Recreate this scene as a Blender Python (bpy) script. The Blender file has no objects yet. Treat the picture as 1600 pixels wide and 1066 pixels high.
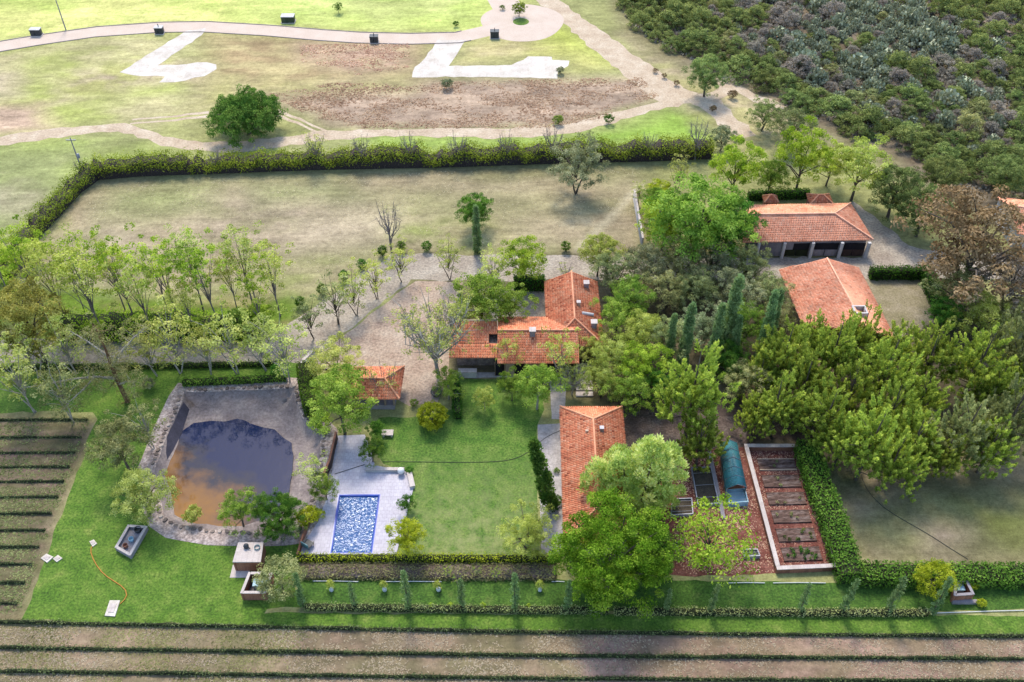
import bpy, math, random
import numpy as np
from mathutils import Vector
from mathutils.geometry import tessellate_polygon
# ---------------------------------------------------------------- camera, sky, sun, exposure
SC = bpy.context.scene
COL = SC.collection
FPX, PITCH, CAMH = 1500.0, math.radians(43.7), 90.0          # focal length in photo pixels, tilt below the horizon, height
cam_d = bpy.data.cameras.new('camera'); cam = bpy.data.objects.new('camera', cam_d); COL.objects.link(cam)
cam_d.sensor_width = 36.0; cam_d.lens = 36.0 * FPX / 1600.0
cam_d.clip_start = 1.0; cam_d.clip_end = 6000.0
cam.location = (0, 0, CAMH); cam.rotation_euler = (math.pi / 2 - PITCH, 0, 0)
SC.camera = cam
SUN_EL, SUN_AZ = math.radians(56), math.radians(-9)           # azimuth measured from +Y towards +X
world = bpy.data.worlds.new('World'); SC.world = world; world.use_nodes = True
wn = world.node_tree.nodes; wl = world.node_tree.links
sky = wn.new('ShaderNodeTexSky'); sky.sky_type = 'NISHITA'; sky.sun_disc = False
sky.sun_elevation = SUN_EL; sky.sun_rotation = SUN_AZ; sky.air_density = 1.0; sky.dust_density = 1.0; sky.ozone_density = 1.0
wl.new(sky.outputs[0], wn['Background'].inputs[0]); wn['Background'].inputs[1].default_value = 0.15
sun_d = bpy.data.lights.new('sun', 'SUN'); sun_d.energy = 1.7; sun_d.angle = math.radians(14); sun_d.color = (1.0, 0.92, 0.78)
sun = bpy.data.objects.new('sun', sun_d); COL.objects.link(sun)
sv = Vector((math.sin(SUN_AZ) * math.cos(SUN_EL), math.cos(SUN_AZ) * math.cos(SUN_EL), math.sin(SUN_EL)))
sun.rotation_euler = sv.to_track_quat('Z', 'Y').to_euler(); sun.location = (0, 100, 150)
SC.view_settings.view_transform = 'Standard'; SC.view_settings.look = 'None'; SC.view_settings.gamma = 1.0
SC.view_settings.use_curve_mapping = False; SC.view_settings.exposure = 1.5
try:
    SC.cycles.max_bounces = 6; SC.cycles.diffuse_bounces = 3; SC.cycles.transmission_bounces = 4; SC.cycles.transparent_max_bounces = 6
except Exception: pass
# ---------------------------------------------------------------- survey: photo pixel (1600 wide) -> point on the plane at height z
CP, SP = math.cos(PITCH), math.sin(PITCH)
def g(u, v, z=0.0):
    a, b = (u - 800.0) / FPX, (v - 533.0) / FPX
    dy, dz = CP - b * SP, -SP - b * CP
    t = (z - CAMH) / dz
    return Vector((a * t, dy * t, z))
def depth(p): return p[1] * CP + (CAMH - p[2]) * SP            # distance along the lens axis
def ppm(p): return FPX / depth(p)                              # photo pixels per metre at p
def G(pts, z=0.0): return [g(u, v, z) for u, v in pts]
# ---------------------------------------------------------------- noise
def _h(ix, iy, s):
    n = (ix * 374761393 + iy * 668265263 + s * 974634777) & 0x7fffffff
    n = ((n ^ (n >> 13)) * 1274126177) & 0x7fffffff
    return ((n ^ (n >> 16)) & 0xffff) / 65535.0
def vnoise(x, y, s=0):
    xi, yi = np.floor(x).astype(np.int64), np.floor(y).astype(np.int64)
    fx, fy = x - xi, y - yi; fx = fx * fx * (3 - 2 * fx); fy = fy * fy * (3 - 2 * fy)
    return (_h(xi, yi, s) * (1 - fx) + _h(xi + 1, yi, s) * fx) * (1 - fy) + (_h(xi, yi + 1, s) * (1 - fx) + _h(xi + 1, yi + 1, s) * fx) * fy
def fbm(x, y, s=0, o=4):
    r, a, t = 0, 1.0, 0
    for k in range(o):
        r = r + a * vnoise(x, y, s + k * 17); t += a; x = x * 2.03; y = y * 2.03; a *= .55
    return r / t
def sd_poly(P, poly):                                          # signed distance, negative inside
    poly = np.array([(p[0], p[1]) for p in poly]); n = len(poly)
    d = np.full(len(P), 1e9); inside = np.zeros(len(P), bool)
    for i in range(n):
        a, b = poly[i], poly[(i + 1) % n]; e = b - a; w = P - a
        t = np.clip((w @ e) / max(e @ e, 1e-9), 0, 1)
        q = w - t[:, None] * e; d = np.minimum(d, (q * q).sum(1))
        c = ((a[1] > P[:, 1]) != (b[1] > P[:, 1]))
        xx = a[0] + (P[:, 1] - a[1]) * e[0] / (e[1] if abs(e[1]) > 1e-9 else 1e-9)
        inside ^= c & (P[:, 0] < xx)
    d = np.sqrt(d); return np.where(inside, -d, d)
def d_line(P, line):
    d = np.full(len(P), 1e9)
    for a, b in zip(line[:-1], line[1:]):
        a = np.array(a[:2]); b = np.array(b[:2]); e = b - a; w = P - a
        t = np.clip((w @ e) / max(e @ e, 1e-9), 0, 1); q = w - t[:, None] * e
        d = np.minimum(d, (q * q).sum(1))
    return np.sqrt(d)
# ---------------------------------------------------------------- colour and materials
KEXP = 1.6
def s2l(c):
    c = c / 255.0
    return c / 12.92 if c <= .04045 else ((c + .055) / 1.055) ** 2.4
def S(r, g_, b, k=KEXP): return tuple(min(.85, s2l(c) / k) for c in (r, g_, b))
def newmat(name):
    m = bpy.data.materials.new(name); m.use_nodes = True
    nt = m.node_tree; return m, nt.nodes, nt.links, nt.nodes['Principled BSDF']
def ramp(N, cols, pos=None, interp='LINEAR'):
    r = N.new('ShaderNodeValToRGB'); e = r.color_ramp; e.interpolation = interp
    while len(e.elements) < len(cols): e.elements.new(.5)
    for i, c in enumerate(cols):
        e.elements[i].position = pos[i] if pos else i / (len(cols) - 1); e.elements[i].color = (*c, 1)
    return r
def noise(N, L, coord, scale, detail=6, rough=.6, dist=0):
    n = N.new('ShaderNodeTexNoise'); n.inputs['Scale'].default_value = scale; n.inputs['Detail'].default_value = detail
    n.inputs['Roughness'].default_value = rough; n.inputs['Distortion'].default_value = dist
    if coord is not None: L.new(coord, n.inputs['Vector'])
    return n
def mixc(N, L, f, a, b, mode='MIX'):
    m = N.new('ShaderNodeMix'); m.data_type = 'RGBA'; m.blend_type = mode
    for sock, val in ((m.inputs[0], f), (m.inputs[6], a), (m.inputs[7], b)):
        if hasattr(val, 'is_output'): L.new(val, sock)
        elif isinstance(val, (int, float)): sock.default_value = val
        else: sock.default_value = (*val, 1)
    return m.outputs[2]
MATS = {}
def surf(name, cols, scale=2.0, fine=14.0, rough=.9, bump=.3, fine_amt=.25, stretch=None, pos=None, bscale=None, spec=.3, dist=.03, metal=0):
    m, N, L, B = newmat(name)
    tc = N.new('ShaderNodeTexCoord').outputs['Object']
    if stretch:
        mp = N.new('ShaderNodeMapping'); mp.inputs['Scale'].default_value = stretch; L.new(tc, mp.inputs[0]); tc = mp.outputs[0]
    n1 = noise(N, L, tc, scale, 7, .65); n2 = noise(N, L, tc, fine, 4, .7)
    r = ramp(N, cols, pos or [.3 + .4 * i / max(1, len(cols) - 1) for i in range(len(cols))]); L.new(n1.outputs[0], r.inputs[0])
    r2 = ramp(N, [(1 - fine_amt * 1.6,) * 3, (1 + fine_amt,) * 3], [.3, .7]); L.new(n2.outputs[0], r2.inputs[0])
    c = mixc(N, L, 1.0, r.outputs[0], r2.outputs[0], 'MULTIPLY')
    L.new(c, B.inputs['Base Color']); B.inputs['Roughness'].default_value = rough; B.inputs['Metallic'].default_value = metal
    B.inputs['Specular IOR Level'].default_value = spec
    if bump:
        bp = N.new('ShaderNodeBump'); bp.inputs['Strength'].default_value = bump; bp.inputs['Distance'].default_value = dist
        n3 = noise(N, L, tc, bscale or fine, 5, .7); L.new(n3.outputs[0], bp.inputs['Height']); L.new(bp.outputs[0], B.inputs['Normal'])
    MATS[name] = m; return m
def leafmat(name, dark, mid, light, trans=.35, hue=.03, val=.25, k=1.75):
    dark, mid, light = (tuple(min(.8, c * k) for c in x) for x in (dark, mid, light)); trans = min(.5, trans * 1.25)
    m, N, L, B = newmat(name); N.remove(B)
    at = N.new('ShaderNodeAttribute'); at.attribute_name = 'rnd'
    r = ramp(N, [dark, mid, light], [0.05, .5, .95]); L.new(at.outputs['Fac'], r.inputs[0])
    oi = N.new('ShaderNodeObjectInfo')
    hs = N.new('ShaderNodeHueSaturation'); L.new(r.outputs[0], hs.inputs['Color'])
    mr = N.new('ShaderNodeMapRange'); L.new(oi.outputs['Random'], mr.inputs[0]); mr.inputs[3].default_value = .5 - hue; mr.inputs[4].default_value = .5 + hue * .7
    L.new(mr.outputs[0], hs.inputs['Hue'])
    mu = N.new('ShaderNodeMath'); mu.operation = 'MULTIPLY'; mu.inputs[1].default_value = 7.31; L.new(oi.outputs['Random'], mu.inputs[0])
    fr = N.new('ShaderNodeMath'); fr.operation = 'FRACT'; L.new(mu.outputs[0], fr.inputs[0])
    mv = N.new('ShaderNodeMapRange'); L.new(fr.outputs[0], mv.inputs[0]); mv.inputs[3].default_value = 1 - val; mv.inputs[4].default_value = 1 + val
    L.new(mv.outputs[0], hs.inputs['Value'])
    d = N.new('ShaderNodeBsdfDiffuse'); t = N.new('ShaderNodeBsdfTranslucent'); mx = N.new('ShaderNodeMixShader')
    L.new(hs.outputs[0], d.inputs[0])
    yl = mixc(N, L, 1.0, hs.outputs[0], (1.12, 1.08, .82), 'MULTIPLY'); L.new(yl, t.inputs[0])
    mx.inputs[0].default_value = trans; L.new(d.outputs[0], mx.inputs[1]); L.new(t.outputs[0], mx.inputs[2])
    L.new(mx.outputs[0], N['Material Output'].inputs[0])
    MATS[name] = m; return m
def attrmat(name, cols, rough=.85, bump=.25, fine=9.0, spec=.3, fine_amt=.2):
    m, N, L, B = newmat(name)
    at = N.new('ShaderNodeAttribute'); at.attribute_name = 'rnd'
    r = ramp(N, cols); L.new(at.outputs['Fac'], r.inputs[0])
    tc = N.new('ShaderNodeTexCoord').outputs['Object']
    n2 = noise(N, L, tc, fine, 4, .7); n1 = noise(N, L, tc, .35, 4, .6)
    r2 = ramp(N, [(1 - fine_amt * 1.5,) * 3, (1 + fine_amt,) * 3], [.3, .7]); L.new(n2.outputs[0], r2.inputs[0])
    r3 = ramp(N, [(.78, .74, .72), (1.12, 1.1, 1.08)], [.32, .68]); L.new(n1.outputs[0], r3.inputs[0])
    c = mixc(N, L, 1.0, r.outputs[0], r2.outputs[0], 'MULTIPLY'); c = mixc(N, L, 1.0, c, r3.outputs[0], 'MULTIPLY')
    n4 = noise(N, L, tc, 1.1, 6, .7, .4); r4 = ramp(N, [(.62, .60, .60), (1, 1, 1)], [.34, .46]); L.new(n4.outputs[0], r4.inputs[0]); c = mixc(N, L, .8, c, r4.outputs[0], 'MULTIPLY')
    L.new(c, B.inputs['Base Color']); B.inputs['Roughness'].default_value = rough; B.inputs['Specular IOR Level'].default_value = spec
    MATS[name] = m; return m
# ---------------------------------------------------------------- mesh helpers
class MB:
    """collects verts / faces, with a per-face random value 'rnd'"""
    def __init__(s): s.v = []; s.f = []; s.r = []; s.n = 0; s.fm = []
    def add(s, V, F, r=None, m=0):
        V = np.asarray(V, float).reshape(-1, 3); F = np.asarray(F, int)
        s.v.append(V); s.f.append(F + s.n); s.n += len(V)
        s.r.append(np.full(len(F), .5) if r is None else np.broadcast_to(np.asarray(r, float), (len(F),)))
        s.fm.append(np.full(len(F), m, int))
    def mesh(s, name, mats):
        me = bpy.data.meshes.new(name)
        V = np.concatenate(s.v); me.vertices.add(len(V)); me.vertices.foreach_set('co', V.astype(np.float32).ravel())
        tot = np.concatenate([np.full(len(F), F.shape[1]) for F in s.f]); idx = np.concatenate([F.ravel() for F in s.f])
        me.loops.add(len(idx)); me.loops.foreach_set('vertex_index', idx.astype(np.int32))
        me.polygons.add(len(tot)); st = np.concatenate([[0], np.cumsum(tot)[:-1]])
        me.polygons.foreach_set('loop_start', st.astype(np.int32))
        try: me.polygons.foreach_set('loop_total', tot.astype(np.int32))
        except Exception: pass
        me.polygons.foreach_set('material_index', np.concatenate(s.fm).astype(np.int32))
        me.update(calc_edges=True)
        a = me.attributes.new('rnd', 'FLOAT', 'FACE'); a.data.foreach_set('value', np.concatenate(s.r).astype(np.float32))
        for m in (mats if isinstance(mats, (list, tuple)) else [mats]): me.materials.append(MATS[m] if isinstance(m, str) else m)
        return me
    # shapes
    def box(s, x0, x1, y0, y1, z0, z1, r=None, m=0):
        s.prism([(x0, y0), (x1, y0), (x1, y1), (x0, y1)], z0, z1, r, m)
    def prism(s, pts, z0, z1, r=None, m=0):
        pts = [(p[0], p[1]) for p in pts]
        A = sum(pts[i][0] * pts[(i + 1) % len(pts)][1] - pts[(i + 1) % len(pts)][0] * pts[i][1] for i in range(len(pts)))
        if A < 0: pts = pts[::-1]
        n = len(pts); V = [(x, y, z0) for x, y in pts] + [(x, y, z1) for x, y in pts]
        s.add(V, [[i, (i + 1) % n, (i + 1) % n + n, i + n] for i in range(n)], r, m)
        tri = tessellate_polygon([[Vector((x, y, 0)) for x, y in pts]])
        for z in (0, 1):
            s.add([(x, y, (z0, z1)[z]) for x, y in pts], [t if z else t[::-1] for t in tri], r, m)
    def tube(s, pts, rad, n=6, r=None, m=0, cap=True):
        P = np.array([tuple(p) for p in pts], float); k = len(P)
        rad = np.broadcast_to(np.asarray(rad, float), (k,))
        T = np.gradient(P, axis=0); T /= np.linalg.norm(T, axis=1)[:, None] + 1e-9
        ref = np.where(np.abs(T[:, 2:3]) > .9, [[1., 0, 0]], [[0, 0, 1.]])
        U = np.cross(ref, T); U /= np.linalg.norm(U, axis=1)[:, None] + 1e-9; W = np.cross(T, U)
        a = np.linspace(0, 2 * np.pi, n, endpoint=False)
        V = P[:, None] + rad[:, None, None] * (np.cos(a)[None, :, None] * U[:, None] + np.sin(a)[None, :, None] * W[:, None])
        F = [[i * n + j, i * n + (j + 1) % n, (i + 1) * n + (j + 1) % n, (i + 1) * n + j] for i in range(k - 1) for j in range(n)]
        s.add(V.reshape(-1, 3), F, r, m)
        if cap: s.add(V[-1], [list(range(n))], r, m); s.add(V[0], [list(range(n))[::-1]], r, m)
    def rhombs(s, C, A, B, r, m=0):
        n = len(C); V = np.stack([C - A, C + B, C + A, C - B], 1).reshape(-1, 3)
        s.add(V, np.arange(4 * n).reshape(n, 4), r, m)
    def lathe(s, prof, n=10, c=(0, 0, 0), r=None, m=0):
        a = np.linspace(0, 2 * np.pi, n, endpoint=False); k = len(prof)
        V = [(c[0] + R * math.cos(t), c[1] + R * math.sin(t), c[2] + z) for R, z in prof for t in a]
        s.add(V, [[i * n + j, i * n + (j + 1) % n, (i + 1) * n + (j + 1) % n, (i + 1) * n + j] for i in range(k - 1) for j in range(n)], r, m)
        s.add(V[-n:], [list(range(n))], r, m)
def link(name, me, parent=None, mat=None):
    o = bpy.data.objects.new(name, me); COL.objects.link(o)
    if parent is not None: o.parent = parent
    return o
def tag(o, label=None, cat=None, group=None, kind=None):
    if label: o['label'] = label
    if cat: o['category'] = cat
    if group: o['group'] = group
    if kind: o['kind'] = kind
    return o
def thing(name, label, cat, loc=(0, 0, 0), rz=0, group=None):
    o = bpy.data.objects.new(name, None); COL.objects.link(o); o.empty_display_size = .3
    o.location = loc; o.rotation_euler = (0, 0, rz); return tag(o, label, cat, group)
def setmat(o, name, slot=0):
    o.material_slots[slot].link = 'OBJECT'; o.material_slots[slot].material = MATS[name]
def unit(a): return a / (np.linalg.norm(a, axis=-1, keepdims=True) + 1e-9)
def densify(pts, step, jit, seed, closed=True):
    rg = np.random.RandomState(seed); out = []; n = len(pts)
    for i in range(n if closed else n - 1):
        a, b = Vector(pts[i][:2]), Vector(pts[(i + 1) % n][:2]); k = max(1, int((b - a).length / step))
        nn = Vector((-(b - a).y, (b - a).x)).normalized() if (b - a).length > 0 else Vector((0, 0))
        for j in range(k): out.append(a + (b - a) * (j / k) + nn * rg.uniform(-jit, jit))
    if not closed: out.append(Vector(pts[-1][:2]))
    return out
def sheet(name, pts, z, mat, jit=.0, step=1.2, label=None, holes=(), thick=0):
    poly = densify(pts, step, jit, len(name) + len(pts)) if jit else [Vector(p[:2]) for p in pts]
    loops = [[Vector((p.x, p.y, z)) for p in poly]] + [[Vector((p[0], p[1], z)) for p in h] for h in holes]
    tri = tessellate_polygon(loops); V = [v for l in loops for v in l]; out = []
    for t in tri:
        a, b, c = (V[i] for i in t)
        out.append(t if (b - a).cross(c - a).z > 0 else t[::-1])
    mb = MB(); mb.add([tuple(v) for v in V], out)
    if thick:
        for l in loops:
            n = len(l); vv = [tuple(p) for p in l] + [(p.x, p.y, z - thick) for p in l]
            mb.add(vv, [[i, (i + 1) % n, (i + 1) % n + n, i + n] for i in range(n)])
    o = link(name, mb.mesh(name, mat)); tag(o, label, None, None, 'structure'); return o
def ribbon(name, line, width, z, mat, jit=.15, step=1.5, kind='structure', label=None):
    c = densify(line, step, 0, 1, False); rg = np.random.RandomState(len(c)); L_, R_ = [], []
    for it in range(2): c = [c[0]] + [(c[i - 1] + c[i] * 2 + c[i + 1]) / 4 for i in range(1, len(c) - 1)] + [c[-1]]
    for i, p in enumerate(c):
        t = (c[min(i + 1, len(c) - 1)] - c[max(i - 1, 0)]).normalized(); n = Vector((-t.y, t.x))
        w = width(i / (len(c) - 1)) if callable(width) else width
        L_.append(p + n * (w / 2 + rg.uniform(-jit, jit))); R_.append(p - n * (w / 2 + rg.uniform(-jit, jit)))
    k = len(c); mb = MB(); mb.add([(p.x, p.y, z) for p in L_ + R_], [[i + k, i + 1 + k, i + 1, i] for i in range(k - 1)])
    return tag(link(name, mb.mesh(name, mat)), label, None, None, kind)
# ---------------------------------------------------------------- materials
leafmat('leaf_lime', S(92, 120, 36), S(138, 166, 52), S(182, 198, 84), .4, .012, .12)
leafmat('leaf_yellow', S(116, 126, 58), S(162, 174, 82), S(198, 204, 120), .4, .012, .15)
leafmat('leaf_pale', S(118, 132, 66), S(164, 176, 92), S(200, 206, 132), .4, .02, .15)
leafmat('leaf_green', S(76, 104, 38), S(116, 142, 54), S(160, 178, 84), .36, .02, .2)
leafmat('leaf_dark', S(38, 72, 26), S(70, 108, 38), S(112, 142, 58), .3)
leafmat('leaf_field', S(50, 82, 34), S(80, 112, 46), S(118, 144, 66), .22, .005, .05)
leafmat('leaf_olive', S(88, 96, 58), S(132, 138, 88), S(170, 172, 118), .3)
leafmat('leaf_grey', S(86, 94, 66), S(124, 132, 94), S(162, 166, 128), .25)
leafmat('leaf_pine', S(82, 96, 44), S(130, 148, 60), S(184, 194, 92), .32, .012, .15, k=2.0)
leafmat('leaf_plume', S(120, 138, 72), S(160, 176, 96), S(204, 212, 138), .3, .01, .05, k=2.3)
leafmat('leaf_cypress', S(72, 94, 58), S(104, 126, 80), S(136, 154, 106), .15, .01, .1, k=2.4)
leafmat('leaf_brown', S(98, 80, 56), S(126, 106, 76), S(150, 130, 98), .2, .006, .08)
leafmat('leaf_gold', S(105, 116, 26), S(148, 160, 40), S(184, 188, 66), .35, .008, .12)
leafmat('leaf_mesq', S(76, 90, 52), S(108, 122, 68), S(146, 156, 92), .25, .02, .25, k=1.8)
leafmat('leaf_scrub', S(98, 92, 82), S(126, 118, 106), S(150, 142, 128), .2, .015, .2, k=2.0)
leafmat('leaf_nopal', S(104, 108, 84), S(136, 140, 112), S(172, 172, 146), .05, .012, .15, k=2.1)
leafmat('leaf_hedge', S(62, 92, 36), S(100, 134, 50), S(140, 166, 74), .3, .01, .1)
leafmat('leaf_vine', S(66, 78, 52), S(90, 102, 66), S(118, 128, 84), .25, .01, .12, k=1.9)
leafmat('leaf_fieldhedge', S(86, 100, 40), S(124, 142, 50), S(166, 178, 74), .4, .01, .05, k=1.8)
leafmat('leaf_ash', S(66, 100, 26), S(104, 142, 36), S(158, 184, 66), .32, .004, .05, k=1.5)
leafmat('leaf_twiggy', S(70, 62, 62), S(98, 88, 82), S(120, 112, 96), .1, .01, .05)
leafmat('leaf_ochre', S(100, 98, 48), S(142, 138, 68), S(180, 172, 98), .35, .005, .05)
leafmat('leaf_ivy', S(82, 78, 52), S(115, 110, 76), S(140, 140, 92), .15, .01, .05)
leafmat('leaf_dry', S(158, 144, 118), S(178, 164, 138), S(196, 184, 156), .3, .02, .15, k=1.7)
leafmat('leaf_rust', S(140, 112, 92), S(166, 138, 116), S(190, 168, 142), .3, .02, .15, k=2.3)
surf('bark', [S(82, 72, 62), S(135, 122, 108)], 3, 12, .95, .5)
surf('bark_white', [S(165, 155, 142), S(205, 198, 185)], 3, 12, .9, .3)
surf('bark_red', [S(110, 78, 55), S(150, 115, 85)], 3, 12, .95, .5)
surf('twig', [S(128, 116, 112), S(165, 154, 150)], 3, 12, .95, .2)
surf('twig_core', [S(58, 50, 50), S(84, 74, 68)], 3, 14, 1, .4)
surf('hedge_core', [S(34, 42, 20), S(56, 62, 30)], 3, 14, 1, .4)
surf('lawn_grass', [S(74, 106, 30), S(90, 126, 36), S(108, 138, 48), S(134, 150, 68)], .5, 4, .95, .6, .38, bscale=9, dist=.06)
surf('lawn_court', [S(70, 108, 34), S(88, 126, 42), S(108, 138, 54), S(130, 148, 74)], .5, 4, .95, .6, .38, bscale=9, dist=.06)
surf('lawn_deep', [S(54, 88, 26), S(68, 104, 32), S(86, 120, 42), S(108, 128, 58)], .5, 4, .95, .6, .38, bscale=9, dist=.06)
surf('lane_cobble', [S(160, 144, 128), S(182, 168, 150), S(200, 188, 170)], .3, 3.0, .95, .8, .3, bscale=3.5, dist=.08)
surf('court_cobble', [S(170, 142, 122), S(192, 168, 146), S(208, 188, 166)], .3, 3.0, .95, .8, .3, bscale=3.5, dist=.08)
surf('yard_litter', [S(88, 74, 68), S(112, 96, 88), S(136, 122, 112)], .5, 4, 1, .8, .35, bscale=4, dist=.08)
surf('road_pink', [S(212, 190, 170), S(226, 206, 188)], .3, 5, .95, .3, .12)
surf('yard_dry', [S(140, 132, 96), S(160, 148, 116), S(182, 168, 142)], .4, 4, 1, .6, .3, bscale=4, dist=.06)
surf('kerb', [S(165, 150, 142), S(190, 176, 168)], 1, 6, .95, .2, .15)
surf('dirt', [S(190, 166, 138), S(210, 188, 160), S(226, 208, 182)], .35, 3, 1, .6, .2, bscale=3, dist=.06)
surf('slab_white', [S(205, 192, 174), S(228, 217, 202), S(240, 231, 218)], .35, 3, .9, .3, .12)
surf('deck_tile', [S(201, 194, 205), S(220, 214, 220)], .8, 5, .7, .1, .1)
surf('patio', [S(168, 160, 155), S(198, 190, 184), S(212, 204, 198)], .5, 3, .9, .3, .18)
surf('coping', [S(205, 190, 180), S(226, 214, 206)], 1.2, 8, .85, .2, .12)
surf('stone', [S(120, 108, 100), S(156, 140, 130), S(192, 176, 164)], 1.6, 5, .95, .8, .3, bscale=2.5, dist=.1)
surf('pond_stone', [S(150, 132, 126), S(186, 168, 158), S(212, 196, 188)], .8, 3.2, .95, .9, .35, bscale=3, dist=.12)
surf('pond_mud', [S(128, 114, 112), S(152, 138, 134), S(174, 160, 152)], .45, 3, .8, .6, .25, dist=.06)
surf('liner', [S(54, 50, 62), S(78, 72, 86)], 1, 8, .5, .4, .2)
surf('wall_white', [S(205, 200, 198), S(228, 224, 220)], .8, 6, .9, .1, .1)
surf('wall_plaster', [S(196, 168, 142), S(216, 192, 168)], .8, 6, .9, .2, .12)
surf('wall_grey', [S(150, 142, 146), S(176, 168, 170)], .8, 6, .9, .2, .12)
surf('brick_wall', [S(158, 104, 82), S(188, 132, 104)], 1.5, 7, .9, .4, .25)
surf('wood_dark', [S(66, 48, 42), S(92, 68, 58)], 2, 9, .8, .3, .2, stretch=(1, .2, 1))
surf('opening', [S(26, 24, 32), S(40, 36, 44)], 2, 9, .9, 0)
surf('metal_grey', [S(150, 150, 158), S(178, 178, 186)], 2, 9, .5, .05, .1, metal=.3)
surf('metal_dark', [S(52, 56, 60), S(76, 80, 84)], 2, 9, .5, .05, .1)
surf('cabinet_green', [S(52, 66, 50), S(70, 86, 62)], 2, 9, .6, .05, .1)
surf('pump_teal', [S(70, 120, 128), S(110, 158, 164)], 2, 9, .4, .05, .1)
surf('pump_blue', [S(150, 190, 205), S(182, 215, 226)], 2, 9, .5, .05, .1)
surf('hose_orange', [S(190, 125, 40), S(206, 145, 55)], 2, 9, .6, 0, .1)
surf('cable_black', [S(72, 74, 62), S(88, 88, 76)], 2, 9, .7, 0, .1)
surf('pipe_white', [S(222, 222, 216), S(236, 236, 232)], 2, 9, .6, 0, .05)
surf('lamp_white', [S(240, 240, 236), S(248, 248, 246)], 2, 9, .4, 0, .03)
surf('litter_red', [S(104, 58, 48), S(134, 80, 68), S(162, 112, 98)], .7, 4.5, 1, .8, .4, bscale=5, dist=.08)
surf('bed_soil', [S(84, 62, 54), S(116, 92, 82), S(150, 134, 128)], 1.2, 5, 1, .8, .4, bscale=5, dist=.1, stretch=(.35, 1.6, 1))
surf('soil_pot', [S(70, 62, 52), S(95, 84, 70)], 2, 8, 1, .5)
surf('timber', [S(150, 128, 110), S(178, 156, 138)], 2, 9, .85, .3, .2)
surf('pool_tile', [S(30, 62, 160), S(44, 84, 190)], 1, 6, .35, .05, .1, spec=.5)
attrmat('roof_tile', [S(186, 102, 74), S(248, 148, 106), S(255, 172, 128), S(255, 200, 166)], .85)
attrmat('roof_tile_pale', [S(225, 140, 106, 1.3), S(250, 168, 130, 1.25), S(255, 186, 150, 1.25), S(255, 208, 178, 1.25)], .85)
attrmat('stone_piece', [S(110, 98, 92), S(150, 136, 126), S(186, 172, 160), S(212, 198, 186)], .92)
def water(name, deep, shallow, wscale, wstr, rough=.03, pat=None, st=None):
    m, N, L, B = newmat(name); tc = N.new('ShaderNodeTexCoord').outputs['Object']
    if st: mp = N.new('ShaderNodeMapping'); mp.inputs['Scale'].default_value = st; L.new(tc, mp.inputs[0]); tc = mp.outputs[0]
    if pat:
        n = noise(N, L, tc, pat, 5, .6); r = ramp(N, [deep, shallow], [.42, .62]); L.new(n.outputs[0], r.inputs[0]); L.new(r.outputs[0], B.inputs['Base Color'])
    else: B.inputs['Base Color'].default_value = (*deep, 1)
    B.inputs['Roughness'].default_value = rough; B.inputs['IOR'].default_value = 1.33; B.inputs['Specular IOR Level'].default_value = .5
    n1 = noise(N, L, tc, wscale, 2, .5, .35); bp = N.new('ShaderNodeBump'); bp.inputs['Strength'].default_value = wstr; bp.inputs['Distance'].default_value = .3
    L.new(n1.outputs[0], bp.inputs['Height']); L.new(bp.outputs[0], B.inputs['Normal'])
    MATS[name] = m
water('pool_water', S(50, 100, 158), None, 2.7, .42, .08, None, (.8, 1.5, 1))
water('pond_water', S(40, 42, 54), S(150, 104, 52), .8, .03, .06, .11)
def silt_and_sky():
    m = MATS['pond_water']; N = m.node_tree.nodes; L = m.node_tree.links; B = N['Principled BSDF']; B.inputs['IOR'].default_value = 1.33; B.inputs['Specular IOR Level'].default_value = .5
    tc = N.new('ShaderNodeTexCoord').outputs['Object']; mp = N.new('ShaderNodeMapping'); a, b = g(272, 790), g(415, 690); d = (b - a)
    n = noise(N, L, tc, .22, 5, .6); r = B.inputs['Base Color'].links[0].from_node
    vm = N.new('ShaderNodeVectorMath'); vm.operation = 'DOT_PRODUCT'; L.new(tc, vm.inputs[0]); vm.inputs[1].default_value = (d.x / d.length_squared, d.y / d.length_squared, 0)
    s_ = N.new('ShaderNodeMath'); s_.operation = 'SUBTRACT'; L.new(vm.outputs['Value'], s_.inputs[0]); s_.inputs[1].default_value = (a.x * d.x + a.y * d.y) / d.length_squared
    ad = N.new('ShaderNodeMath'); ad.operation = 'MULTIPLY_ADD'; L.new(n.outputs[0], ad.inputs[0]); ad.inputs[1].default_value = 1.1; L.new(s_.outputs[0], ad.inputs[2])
    r2 = ramp(N, [S(160, 112, 40), S(134, 96, 56), S(54, 52, 62), S(20, 34, 74)], [.42, .64, .84, 1.0]);  # silt brown at one end; the blue end paints sky reflection into the colour
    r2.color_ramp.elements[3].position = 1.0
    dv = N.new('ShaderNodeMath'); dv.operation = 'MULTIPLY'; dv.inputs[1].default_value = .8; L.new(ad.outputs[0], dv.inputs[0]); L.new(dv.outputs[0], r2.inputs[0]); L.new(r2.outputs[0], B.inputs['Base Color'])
silt_and_sky()
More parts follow.
